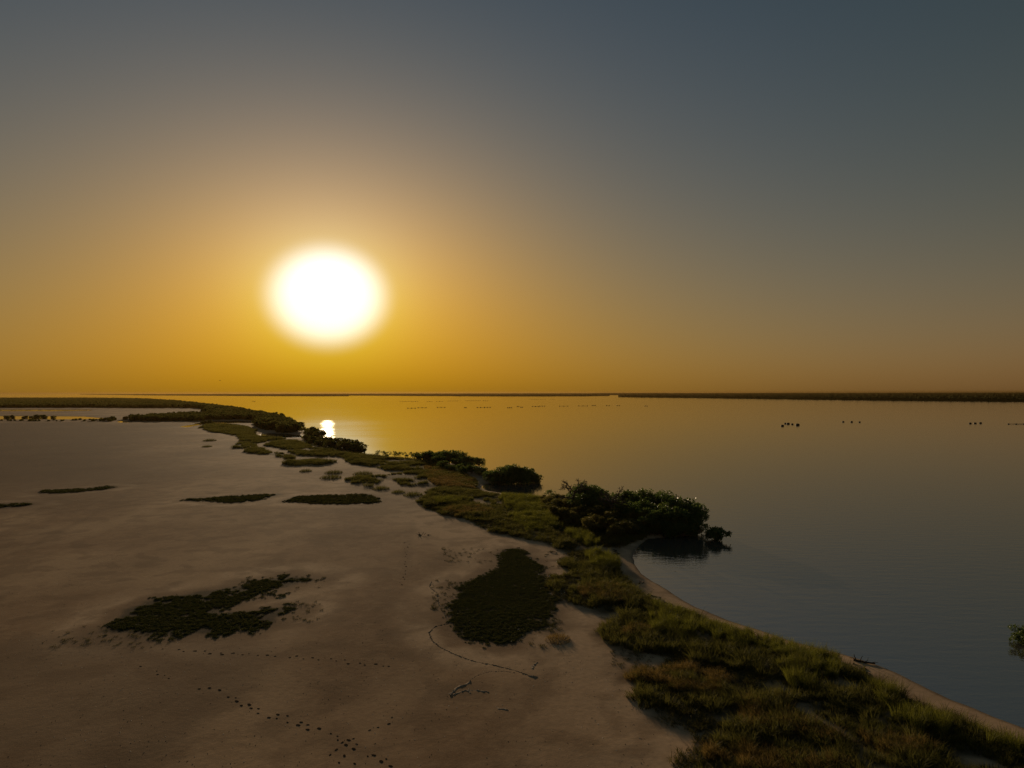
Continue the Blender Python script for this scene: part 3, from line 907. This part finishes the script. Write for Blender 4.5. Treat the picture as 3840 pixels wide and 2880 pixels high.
for bx, by, ty, lb in P1:
    bx = bx - 48 * max(0, bx - 2320) / 310 + 35 * max(0, 2180 - bx) / 65
    mangrove(bx, by, ty, lb or ('mangrove in the front row at the waterline of the near point' if by > 1998 else 'mangrove in the middle of the near point thicket, behind the front row' if by > 1955 else 'mangrove in the back row along the skyline of the near point'), GP1, 1.0 if lb else 1.1)
cm_, ce_ = crown_mesh('crown', 777, 1.0, 1.45, .30, 10, 60, 6, .16, .075, M['mangrove'], .25)
mangrove(2686, 2021, 1962, 'small mangrove standing alone in the water off the near point', None, 1.30, (cm_, trunk_mesh('trunk', 777, ce_, 1.4, 9, M['bark'], .06)), 2.0)
mangrove(3856, 2406, 2326, 'mangrove in the water cut by the right edge of the picture', None, .95)
for bx, by, ty in [(1850, 1808, 1765), (1880, 1812, 1750), (1905, 1806, 1742), (1940, 1806, 1748), (1965, 1808, 1752), (1995, 1806, 1757), (2008, 1810, 1785), (1920, 1814, 1770), (1960, 1814, 1775), (1870, 1816, 1778), (1840, 1805, 1768)]:
    mangrove(bx, by, ty, 'mangrove in the dense clump on the second point by the little cove', 'mangroves of the second point', 1.1)
for bx, by, ty in [(1610, 1738, 1697), (1625, 1737, 1690), (1660, 1742, 1695), (1685, 1743, 1692), (1707, 1745, 1690), (1732, 1748, 1700), (1760, 1752, 1711), (1650, 1750, 1710), (1720, 1758, 1718),
                   (1690, 1775, 1750), (1730, 1780, 1745), (1770, 1782, 1748), (1805, 1786, 1755), (1835, 1795, 1767), (1565, 1730, 1700), (1590, 1735, 1705), (1755, 1765, 1735), (1660, 1765, 1735)]:
    mangrove(bx, by, ty, 'mangrove in the rounded thicket behind the second point', 'mangroves of the third thicket', 1.15)
mangrove(1797, 1751, 1714, 'thin mangrove at the right end of the third thicket', None, .9)
for i, (bx, ty) in enumerate([(1417, 1693), (1436, 1694), (1456, 1695), (1478, 1698), (1500, 1696), (1521, 1696), (1545, 1696)]):
    p = U(bx, 1717, .1)
    tree('shoreline_shrub', 'foliage', 'stem', TH[i % 3], p[0], p[1], 1.9, 'thin see-through shrub in the row at the water, left of the third thicket', 'shrub', 'shrubs in a row at the water')
for bx, by, ty in [(1150, 1655, 1632), (1180, 1662, 1632), (1210, 1670, 1634), (1240, 1676, 1636), (1270, 1680, 1638), (1300, 1685, 1642), (1325, 1690, 1648), (1345, 1695, 1655), (1350, 1698, 1670), (1290, 1692, 1656), (1240, 1685, 1652), (1200, 1678, 1650), (1160, 1668, 1647), (1330, 1698, 1668)]:
    mangrove(bx, by, ty, 'mangrove in the thicket just below the glitter of the sun', 'mangroves below the sun glitter', 1.2, FL[int(rng.integers(5))])

STRIP = W([(905, 1543), (1050, 1571), (1115, 1606), (1152, 1628), (1190, 1647), (1140, 1640), (1049, 1629), (969, 1605), (960, 1588), (891, 1578), (820, 1573), (760, 1545), (800, 1530), (856, 1532)], 0, .1)
BELT = fillpts(STRIP, .035)
STRIP2 = W([(0, 307), (330, 308), (540, 306), (760, 303), (1000, 290), (1300, 270), (1420, 262), (1480, 290), (1430, 304), (1250, 314), (700, 316), (0, 314)], 1, .1)
for i, px in enumerate([40, 75, 160, 207, 240, 280, 345]):
    p = U(px * .5787, 1400 + 291 * .5787, .1)
    tree('mangrove_bush', 'crown', 'trunk', FL[i % 5], p[0], p[1], rng.uniform(2.2, 3.2) / 1.45, 'small dark bush standing in the bright pool at far left', 'bush', 'bushes in the far left pool', 1.3)
for px, py, s in ((1318, 325, 2.2), (1365, 322, 2.4), (1345, 324, 1.4), (1660, 318, 2.0)):
    p = U(px * .5787, 1400 + py * .5787, .1)
    tree('mangrove_bush', 'crown', 'trunk', FL[2], p[0], p[1], s / 1.45, 'small dark bush on the bank of the bright creek', 'bush', 'bushes at the creek', 1.3)

FOREST = W([(-380, 1497), (0, 1496), (336, 1496), (521, 1499), (640, 1506), (752, 1517), (850, 1529), (775, 1536), (723, 1532), (336, 1530), (0, 1530), (-300, 1530)], 0, .1)
C_far = variants('far_crown', [f[0] for f in FL])
P = fillpts(FOREST, .018, 26000)
BELT2 = fillpts(STRIP2, .045)
BELT2 = BELT2[(BELT2[:, 0] > -290) | (rng.random(len(BELT2)) > .55)]
scatter('mangrove_belt', BELT, C_far, 5, 2.5, 3.3, 'dense mangrove belt along the shore left of the sun glitter', -.2, tilt=.03)
scatter('mangrove_belt', BELT2, C_far, 5, 1.6, 2.9, 'low mangrove belt between the far pools and the sand flat', -.2, tilt=.03, scl=np.where(BELT2[:, 0] > -290, 1., .42))
for i, (bx, by, ty, lb) in enumerate([(908, 1543, 1527, 'mangrove at the tip of the farthest wooded point'), (1054, 1571, 1548, 'mangrove at the tip of the second wooded point from the horizon'), (1120, 1606, 1577, 'mangrove at the tip of the third wooded point from the horizon'),
                                 (1156, 1627, 1595, 'mangrove at the wooded point left of the brightest glitter'), (1197, 1648, 1609, 'mangrove at the wooded point nearest the foot of the sun glitter')]):
    mangrove(bx, by, ty, lb, 'mangroves at the tips of the far points', 1.2, FL[i])
scatter('mangrove_forest', P, C_far, 5, 2.6, 3.9, 'wide dark mangrove forest in the far left distance', -.3, tilt=.03)

SHP = W([(360, 350), (500, 330), (900, 370), (1040, 390), (1300, 520), (1400, 600), (1200, 630), (1000, 660), (850, 620), (700, 580), (520, 540), (420, 460)], 4)
for x, y in spaced(SHP, 1.75):
    tree('olive_shrub', 'foliage', 'stem', SH[int(rng.integers(5))], x, y, rng.uniform(1.3, 2.2), 'leafy olive shrub in the scrub in front of the dead trees', 'shrub', 'olive shrubs of the near point', 1.3)
p = U(2068, 1876, .3)
tree('thin_shrub', 'foliage', 'stem', TH[0], p[0], p[1], 1.9, 'thin see-through shrub at the water left of the tall dead tree', 'shrub', None, 1.2)


# ------------------------------------------------------------------ dead trees
def dead_tree(bx, by, ty, seed, label):
    r = np.random.default_rng(seed)
    p = U(bx, by, .5); d = math.hypot(p[0], p[1])
    dep = -ray(bx, ty)
    ht = H - dep[2] / math.hypot(dep[0], dep[1]) * d - .5
    e = bpy.data.objects.new('dead_tree', None); put(e); e.location = (p[0], p[1], float(ground_z([p[:2]])[0])); tag(e, label, 'dead tree')
    T = Tubes()
    top = np.array([.12 * ht, 0, ht * .62])
    path = bend((0, 0, -.4), top, r, .05, 7)
    T.add(path, .24, .15, 8)
    put(bpy.data.objects.new('trunk', T.mesh('trunk', M['dead'])), e)

    def grow(T, p, dr, ln, rad, lev):
        q = p + dr * ln
        T.add(bend(p, q, r, .10, 5), rad, rad * .55, 5)
        if lev == 0: return
        for k in range(3 if lev > 1 else 4):
            nd = unit(dr + r.normal(size=3) * .75 + np.array([0, 0, .10])); nd[2] = np.clip(nd[2], -.15, .6); nd = unit(nd)
            t = r.uniform(.55, 1.)
            grow(T, p + dr * ln * t, nd, ln * r.uniform(.5, .75), rad * .68, lev - 1)
    nb = 6
    for k in range(nb):
        a = 2 * math.pi * k / nb + r.uniform(-.3, .3)
        t = r.uniform(.62, 1.0) if k else 1.
        st = path[0] + (path[-1] - path[0]) * t
        dr = unit(np.array([math.cos(a) * .9, math.sin(a) * .9, r.uniform(.15, .75)]))
        B = Tubes()
        grow(B, st, dr, ht * r.uniform(.22, .29), .10, 3)
        put(bpy.data.objects.new('branch', B.mesh('branch', M['dead'])), e)


dead_tree(2141, 1926, 1792, 5, 'tall bare dead tree with a flat crown and pale trunk')
dead_tree(2285, 1952, 1830, 9, 'shorter bare dead tree standing right of the tall one')


# ------------------------------------------------------------------ the far shores
def far_shore(edge, zmin, zmax, seed, label, far=16000.):
    r = np.random.default_rng(seed)
    xs = np.array([e[0] for e in edge], float); ys = np.array([e[1] for e in edge], float)
    px = np.arange(xs[0], xs[-1] + 1, 3.0)
    py = np.interp(px, xs, ys) + (vnoise(np.column_stack([px, px * 0]), 40, seed) - .5) * .06
    rows = []
    fr = np.array([0, 0, .004, .012, .025, .045, .07, .11, .16, .24, .34, .5, .7, 1.])
    for k, f in enumerate(fr):
        P = np.array([U(a, b)[:2] for a, b in zip(px, py)])
        dist = np.linalg.norm(P, axis=1)
        fd = np.maximum(far, dist * 1.6)
        nd = 1 / ((1 / dist) * (1 - f) + (1 / fd) * f)
        Pk = P * (nd / dist)[:, None]
        zz = np.full(len(P), -.3) if k == 0 else (zmin + zmax) / 2 + (vnoise(np.column_stack([px + 37 * k, px * 0]), 9, seed + k) - .5) * (zmax - zmin) * 1.2 + (r.random(len(P)) > .95) * r.uniform(0, 3.5, len(P))
        rows.append(np.column_stack([Pk, zz]))
    n = len(px); V = np.vstack(rows)
    i = np.arange(len(fr) - 1)[:, None] * n; j = np.arange(n - 1)[None]
    Q = np.stack([i + j, i + j + 1, i + n + j + 1, i + n + j], -1).reshape(-1, 4)
    o = obj('distant_mangrove_shore', mesh('distant_mangrove_shore', V, Q, M['canopy']))
    tag(o, label, None, None, 'stuff')


far_shore([(2318, 1488), (2330, 1488.6), (2450, 1490), (2600, 1491.5), (2880, 1495), (3160, 1498.5), (3500, 1502), (3840, 1505), (4500, 1512)], 3.5, 7, 1, 'dark mangrove shore across the lagoon on the right')
far_shore([(1050, 1481.5), (1300, 1483), (1500, 1484), (1884, 1486), (2200, 1485.4), (2288, 1484)], 3.5, 7, 2, 'middle mangrove shore on the horizon ending in a point')
far_shore([(300, 1479), (561, 1482.5), (900, 1484.5), (1200, 1485.6), (1310, 1485)], 3.5, 7, 3, 'far mangrove spit on the horizon under the sun')
far_shore([(2230, 1480.5), (2330, 1481.5), (2500, 1482.5)], 4, 8, 5, 'faint distant shore behind the gap between two points', 20000)

# ------------------------------------------------------------------ marks on the sand
ang = np.linspace(0, 2 * math.pi, 12, endpoint=False)


def print_mesh(seed):
    r = np.random.default_rng(seed)
    V = []
    for q, z in ((1.5, -.02), (1.15, .004), (1.02, .005), (.60, .001)):
        k = q * (1 + r.normal(size=12) * .09)
        V.append(np.column_stack([np.cos(ang) * k * .085, np.sin(ang) * k * .15, np.full(12, z) + r.normal(size=12) * .004]))
    V = np.vstack(V + [[[0, 0, .005]]])
    i = np.arange(3)[:, None] * 12; j = np.arange(12)[None]
    Q = np.stack([i + j, i + (j + 1) % 12, i + 12 + (j + 1) % 12, i + 12 + j], -1).reshape(-1, 4)
    T = [(36 + k, 36 + (k + 1) % 12, 48) for k in range(12)]
    return mesh('footprint', V, Q, [M['sandlip'], M['mud']], True, T, [0] * 12 + [1] * 36)


PM = [print_mesh(i) for i in range(4)]


def trail(line, step, wid, s, skip=.08):
    pts = []
    for a, b in zip(line[:-1], line[1:]): pts.append((a, b, np.linalg.norm(b - a)))
    tot = sum(p[2] for p in pts); t = 0; side = 1
    while t < tot:
        u = t
        for a, b, ln in pts:
            if u <= ln: break
            u -= ln
        dr = (b - a) / ln
        q = a + dr * u + np.array([-dr[1], dr[0]]) * side * wid + rng.normal(size=2) * .09
        if rng.random() > skip + .08:
            o = obj('footprint', PM[int(rng.integers(4))], GROUND, (q[0], q[1], float(ground_z([q])[0]) + .012), math.atan2(-dr[0], dr[1]) + rng.normal() * .2, s * .50 * rng.uniform(.45, 1.3))
        side = -side; t += step * rng.uniform(.7, 1.3)


trail(W([(900, 648), (1000, 657), (1120, 663), (1250, 672), (1420, 678), (1580, 684), (1720, 693), (1880, 708), (2060, 727), (2190, 735)], 7), .58, .12, 1.25)
trail(W([(690, 720), (820, 765), (960, 815), (1050, 848), (1150, 868)], 7), .75, .12, .9, .25)
trail(W([(1150, 868), (1250, 897), (1370, 957), (1430, 985), (1540, 1015), (1640, 1050), (1760, 1090), (1850, 1130), (1920, 1160), (1990, 1200), (2070, 1230), (2200, 1285)], 7), .42, .18, 1.4)
trail(W([(1830, 1220), (1900, 1150), (2020, 1090), (2110, 1060), (2212, 1010)], 7), .6, .12, 1.0)
trail(W([(1890, 1235), (1960, 1310)], 7), .5, .15, 1.1)
trail(W([(60, 70), (50, 180), (30, 330), (10, 430)], 6), .9, .15, 1.3)


def ridge(name, line, width, height, mat, label, seed, jit=.35, cat=None):
    r = np.random.default_rng(seed)
    pts = [line[0]]
    for a, b in zip(line[:-1], line[1:]):
        n = max(2, int(np.linalg.norm(b - a) / (width * .9)))
        for k in range(1, n + 1): pts.append(a + (b - a) * k / n)
    P = np.array(pts); P[1:-1] += r.normal(size=(len(P) - 2, 2)) * width * jit
    t = unit(np.gradient(P, axis=0)); nrm = np.column_stack([-t[:, 1], t[:, 0]])
    n = len(P)
    w = width * r.uniform(.45, 1.25, (n, 1)) * np.clip(np.minimum(np.arange(n), n - 1 - np.arange(n)) / 2. + .25, 0, 1)[:, None]
    h = height * r.uniform(.3, 1.3, n)
    gz = ground_z(P)
    rows = [np.column_stack([P + nrm * w * k, gz + zz * h - .015]) for k, zz in ((-1, 0), (-.5, .75), (0, 1.1), (.5, .7), (1, 0))]
    V = np.stack(rows, 1).reshape(-1, 3)
    i = np.arange(n - 1)[:, None] * 5; j = np.arange(4)[None]
    Q = np.stack([i + j, i + j + 1, i + 5 + j + 1, i + 5 + j], -1).reshape(-1, 4)
    o = obj(name, mesh(name, V, Q, mat))
    tag(o, label, cat or 'wrack line')


ridge('wrack_line', W([(262, 400), (245, 450), (310, 500), (320, 590), (380, 690), (400, 745)], 6), 0.096, 0.032, M['wrack'], 'thin dark wrack line left of the large saltwort patch', 1)
ridge('wrack_line', W([(400, 750), (300, 770), (240, 825), (265, 890), (340, 950), (440, 1000), (560, 1045), (650, 1070), (800, 1100), (920, 1130), (1060, 1175)], 6), 0.084, 0.036, M['wrack'], 'long curved wrack line sweeping below the large saltwort patch', 2)
ridge('wrack_line', W([(590, 1210), (640, 1180), (740, 1150), (860, 1145), (960, 1160)], 6), 0.060, 0.023, M['wrack'], 'faint arched wrack line joining the long curved one', 3)
ridge('salt_crust', W([(1060, 1180), (1090, 1190), (1140, 1192)], 6), 0.180, 0.063, M['crust'], 'crusty heap at the right end of the long wrack line', 4, cat='salt crust')
ridge('salt_crust', W([(1140, 1070), (1110, 1095), (1095, 1130)], 6), 0.132, 0.050, M['crust'], 'small crust ridge just above the end of the long wrack line', 5, cat='salt crust')
ridge('salt_crust', W([(415, 1345), (440, 1310), (490, 1275), (545, 1255), (585, 1225)], 6), 0.144, 0.059, M['crust'], 'crooked crust ridge at the lower end of the arched wrack line', 6, cat='salt crust')
ridge('salt_crust', W([(420, 1345), (500, 1315), (560, 1300), (640, 1303), (740, 1318)], 6), 0.108, 0.045, M['crust'], 'crust ridge running right from the crooked one', 7, cat='salt crust')
ridge('salt_crust', W([(800, 1435), (830, 1455), (900, 1470)], 6), 0.120, 0.050, M['crust'], 'lowest short crust ridge on the open sand', 8, cat='salt crust')
ridge('salt_crust', W([(560, 1300), (590, 1330)], 6), 0.084, 0.036, M['crust'], 'tiny crust spur under the crooked crust ridge', 9, cat='salt crust')
ridge('wrack_line', W([(315, 25), (360, 50), (430, 80), (520, 112), (570, 135)], 5), .34, .14, M['wrack'], 'dark seaweed line on the beach below the curved bay', 10, .8)
ridge('wrack_line', W([(985, 750), (1000, 790), (1010, 850)], 4), .3, .12, M['wrack'], 'short dark seaweed heap at the top of the curved beach', 11, .8)
ridge('wrack_line', W([(1350, 372), (1400, 410), (1440, 440)], 5), .22, .1, M['wrack'], 'dark seaweed strip on the beach beside the driftwood', 12, .8)

sm = []
for i in range(3):
    r = np.random.default_rng(900 + i)
    V = []
    for q, z in ((1., 0), (.8, .35), (.4, .6)): V.append(np.column_stack([np.cos(ang[::2]) * q * (1 + r.normal(size=6) * .15), np.sin(ang[::2]) * q * .7, np.full(6, z)]))
    V = np.vstack(V + [[[0.1, 0, .68]]]) * .11
    i_ = np.arange(2)[:, None] * 6; j = np.arange(6)[None]
    Q = np.stack([i_ + j, i_ + (j + 1) % 6, i_ + 6 + (j + 1) % 6, i_ + 6 + j], -1).reshape(-1, 4)
    sm.append(mesh('shell', V, Q, M['shell'], False, [(12 + k, 12 + (k + 1) % 6, 18) for k in range(6)]))
for px, py in [(1250, 510), (1285, 515), (1310, 508), (1340, 512), (1358, 492), (1382, 496), (1365, 505), (1420, 500), (1165, 462), (1152, 345), (1240, 360), (1300, 235), (1362, 236), (1408, 270), (1080, 210), (1440, 512), (1255, 92), (980, 800), (1610, 628)]:
    p = W([(px, py)], 6)[0]
    o = obj('shell', sm[int(rng.integers(3))], None, (p[0], p[1], float(ground_z([p])[0]) + .02), rng.uniform(0, 6.28), rng.uniform(.6, 1.2))
    tag(o, 'small pale shell scrap lying near the large saltwort patch', 'shell', 'pale scraps by the saltwort patch')


# ------------------------------------------------------------------ driftwood, floats, boat, bird
def driftwood(bx, by, size, rz, seed, label):
    r = np.random.default_rng(seed)
    p = U(bx, by, .1)
    e = bpy.data.objects.new('driftwood', None); put(e); e.location = (p[0], p[1], float(ground_z([p[:2]])[0])); e.rotation_euler = (0, 0, rz); e.scale = (size,) * 3
    tag(e, label, 'driftwood')
    T = Tubes(); T.add(bend((-.65, 0, .10), (.75, 0, .03), r, .05, 8), .085, .05, 7)
    put(bpy.data.objects.new('trunk', T.mesh('trunk', M['drift'])), e)
    for b0, b1, rd in (((-.5, 0, .1), (-.62, .05, .52), .045), ((-.2, 0, .1), (-.02, .1, .42), .035), ((.1, 0, .08), (.32, .02, .40), .03), ((-.55, 0, .12), (-.95, -.1, .25), .035), ((.5, 0, .05), (1.0, .2, .06), .03), ((-.35, 0, .1), (-.7, -.3, .06), .04)):
        B = Tubes(); B.add(bend(b0, b1, r, .12, 5), rd, rd * .4, 5)
        put(bpy.data.objects.new('branch', B.mesh('branch', M['drift'])), e)


driftwood(3238, 2482, 1.0, -.35, 3, 'dark branched driftwood snag at the waterline on the right')
driftwood(2075, 2083, .55, .2, 4, 'low dark twiggy branch lying on the sand above the large saltwort patch')
driftwood(1588, 2018, 1.0, .1, 6, 'small dark branch alone on the open sand')
driftwood(2405, 2190, .8, .9, 8, 'small dark stump at the grass edge by the curved beach')


def float_mesh():
    V = []
    for x, q in ((-.55, .0), (-.55, .8), (-.45, 1.), (.45, 1.), (.55, .8), (.55, .0)):
        V.append(np.column_stack([np.full(10, x), np.cos(np.linspace(0, 2 * math.pi, 10, endpoint=False)) * q * .34, np.sin(np.linspace(0, 2 * math.pi, 10, endpoint=False)) * q * .34 + .18]))
    i = np.arange(5)[:, None] * 10; j = np.arange(10)[None]
    Q = np.stack([i + j, i + (j + 1) % 10, i + 10 + (j + 1) % 10, i + 10 + j], -1).reshape(-1, 4)
    return mesh('float', np.vstack(V), Q, M['float'], True)


FM = float_mesh()
ORD = ['first', 'second', 'third', 'fourth', 'fifth', 'sixth', 'seventh', 'eighth', 'ninth', 'tenth', 'eleventh', 'twelfth', 'thirteenth', 'fourteenth', 'fifteenth', 'sixteenth', 'seventeenth']


def float_line(x0, x1, y, nf, label, s=1.0):
    a = U(1500 + x0 * .4521, 1440 + y * .4521); b = U(1500 + x1 * .4521, 1440 + y * .4521)
    c = (a + b) / 2; ln = np.linalg.norm(b - a)
    e = bpy.data.objects.new('float_line', None); put(e); e.location = c; e.rotation_euler = (0, 0, math.atan2(b[1] - a[1], b[0] - a[0]))
    tag(e, label, 'float line', 'float lines out on the lagoon')
    T = Tubes(); T.add([(-ln / 2, 0, .25), (0, 0, .22), (ln / 2, 0, .25)], .10, .10, 6)
    put(bpy.data.objects.new('beam', T.mesh('beam', M['float'])), e)
    for k in range(nf):
        f = bpy.data.objects.new('float', FM); f.location = (-ln / 2 + ln * k / max(nf - 1, 1), 0, 0); f.scale = (s, s, s); put(f, e)


near = sorted([(65, 127, 201), (150, 216, 197), (310, 372, 194), (536, 548, 196), (640, 700, 195), (703, 748, 194), (893, 924, 197), (973, 986, 187), (1002, 1016, 193), (1097, 1150, 187), (1160, 1200, 184), (1325, 1393, 184), (1480, 1555, 182), (1594, 1622, 179), (1712, 1736, 180), (1800, 1820, 180), (2033, 2050, 183)])
for i, (x0, x1, y) in enumerate(near): float_line(x0, x1, y, 3 if x1 - x0 > 25 else 2, f'{ORD[i]} float line from the left in the nearer row on the lagoon', 1.25)
farr = sorted([(0, 43, 146), (55, 95, 146), (107, 148, 146), (225, 267, 146), (302, 352, 145), (398, 437, 141), (448, 480, 141), (542, 580, 139), (592, 624, 139), (634, 665, 139), (692, 727, 139), (1070, 1120, 128), (1130, 1205, 128), (1245, 1282, 127)])
for i, (x0, x1, y) in enumerate(farr): float_line(x0, x1, y, 3, f'{ORD[i]} float line from the left in the farther, fainter row', 1.3)


def buoy(x, y, s, label):
    p = U(2900 + x * .425, 1550 + y * .425)
    e = bpy.data.objects.new('lagoon_float', None); put(e); e.location = p; e.rotation_euler = (0, 0, rng.uniform(-.3, .3)); e.scale = (s, s, s)
    tag(e, label, 'float', 'dark floats on the right of the lagoon')
    put(bpy.data.objects.new('float', FM), e)
    T = Tubes(); T.add([(0, 0, .4), (0, 0, .75)], .05, .04, 6)
    put(bpy.data.objects.new('handle', T.mesh('handle', M['float'])), e)


BL = [(80, 113, 1.5, 'lowest float of the left cluster on the right half of the lagoon'), (106, 92, 1.2, 'leftmost upper float of the left cluster, right half of the lagoon'), (130, 95, 1.6, 'second upper float of the left cluster, right half of the lagoon'), (167, 98, 1.2, 'third upper float of the left cluster, right half of the lagoon'), (214, 105, 1.9, 'wide float at the right end of the left cluster'),
      (616, 77, 1.2, 'left float of the middle trio on the right half of the lagoon'), (691, 78, 1.3, 'middle float of the middle trio on the right half of the lagoon'), (761, 79, 1.1, 'right float of the middle trio on the right half of the lagoon'), (1738, 91, 1.3, 'left float of the trio near the right edge'), (1781, 90, 1.3, 'middle float of the trio near the right edge'), (1828, 88, 1.3, 'right float of the trio near the right edge')]
for b in BL: buoy(*b)
e0 = (2075 * .425 + 1400) / .4521, (2212 * .425 + 1400) / .4521
float_line(e0[0], e0[1], (1550 + 96 * .425 - 1440) / .4521, 3, 'float line cut by the right edge of the picture', .9)


def boat():
    p = U(951, 1505)
    e = bpy.data.objects.new('boat', None); put(e); e.location = p; e.rotation_euler = (0, 0, .5)
    tag(e, 'tiny dark boat on the lagoon above the far mangrove belt', 'boat')
    xs = np.linspace(-3.2, 3.4, 11); V = []
    for x in xs:
        t = (x + 3.2) / 6.6
        w = .75 * math.sin(math.pi * min(1, .25 + t * .75)) ** .6 if t < .98 else .05
        sh = .55 + .5 * t ** 3
        V += [(x, -w, sh), (x, -w * .75, .05), (x, 0, -.15), (x, w * .75, .05), (x, w, sh), (x, w * .85, sh - .03), (x, 0, .12), (x, -w * .85, sh - .03)]
    i = np.arange(10)[:, None] * 8; j = np.arange(8)[None]
    Q = np.stack([i + j, i + (j + 1) % 8, i + 8 + (j + 1) % 8, i + 8 + j], -1).reshape(-1, 4)
    Q = np.vstack([Q, [[0, 1, 2, 7], [2, 3, 4, 5]]])
    put(bpy.data.objects.new('hull', mesh('hull', V, Q, M['hull'])), e)
    for x in (-1.4, .4):
        T = Tubes(); T.add([(x, -.62, .5), (x, 0, .5), (x, .62, .5)], .10, .10, 4); put(bpy.data.objects.new('bench', T.mesh('bench', M['hull'], False)), e)
    T = Tubes(); T.add([(-3.3, 0, -.3), (-3.3, 0, .5), (-3.3, 0, .75), (-3.25, 0, 1.05)], .10, .2, 8); put(bpy.data.objects.new('outboard_motor', T.mesh('outboard_motor', M['motor'])), e)


boat()


def bird():
    d = ray(825, 1427); d = d / np.linalg.norm(d)
    p = np.array([0, 0, H]) + d * 260
    e = bpy.data.objects.new('bird', None); put(e); e.location = p; e.rotation_euler = (0, 0, .6); e.scale = (.8, .8, .8)
    tag(e, 'small dark bird flying above the far left horizon', 'bird')
    T = Tubes(); T.add([(-.32, 0, 0), (-.2, 0, .01), (0, 0, .02), (.18, 0, .03), (.3, 0, .05)], .03, .05, 8)
    T.add([(.28, 0, .05), (.36, 0, .06), (.44, 0, .05)], .045, .01, 8)
    put(bpy.data.objects.new('body', T.mesh('body', M['feather'])), e)
    for s in (-1, 1):
        V = []
        for k, (y, z, c0, c1) in enumerate([(0, .03, -.12, .14), (.25, .14, -.12, .15), (.5, .13, -.15, .08), (.75, .05, -.14, -.06)]):
            V += [(c0, s * y, z), (c1, s * y, z), ((c0 + c1) / 2, s * y, z + .025)]
        Q = []
        for k in range(3):
            b = k * 3
            Q += [(b, b + 1, b + 4, b + 3), (b + 1, b + 2, b + 5, b + 4), (b + 2, b, b + 3, b + 5)]
        put(bpy.data.objects.new('wing', mesh('wing', V, Q, M['feather'])), e)


bird()


# ------------------------------------------------------------------ evening haze lying over the lagoon
def haze():
    m = bpy.data.materials.new('evening_haze')
    m.use_nodes = True
    n, l = m.node_tree.nodes, m.node_tree.links
    n.remove(n['Principled BSDF'])
    v = n.new('ShaderNodeVolumePrincipled')
    v.inputs['Color'].default_value = (.27, .17, .055, 1)
    v.inputs['Density'].default_value = 4.5e-5
    v.inputs['Anisotropy'].default_value = 0.55
    l.new(v.outputs[0], n['Material Output'].inputs['Volume'])
    a, z0, z1 = 31000., -3., 32.
    V = [(x, y, z) for z in (z0, z1) for x, y in ((-a, -a), (a, -a), (a, a), (-a, a))]
    Q = [(3, 2, 1, 0), (4, 5, 6, 7), (0, 1, 5, 4), (1, 2, 6, 5), (2, 3, 7, 6), (3, 0, 4, 7)]
    o = obj('haze', mesh('haze', V, Q, m))
    tag(o, 'thin warm evening haze over the lagoon', None, None, 'stuff')


haze()
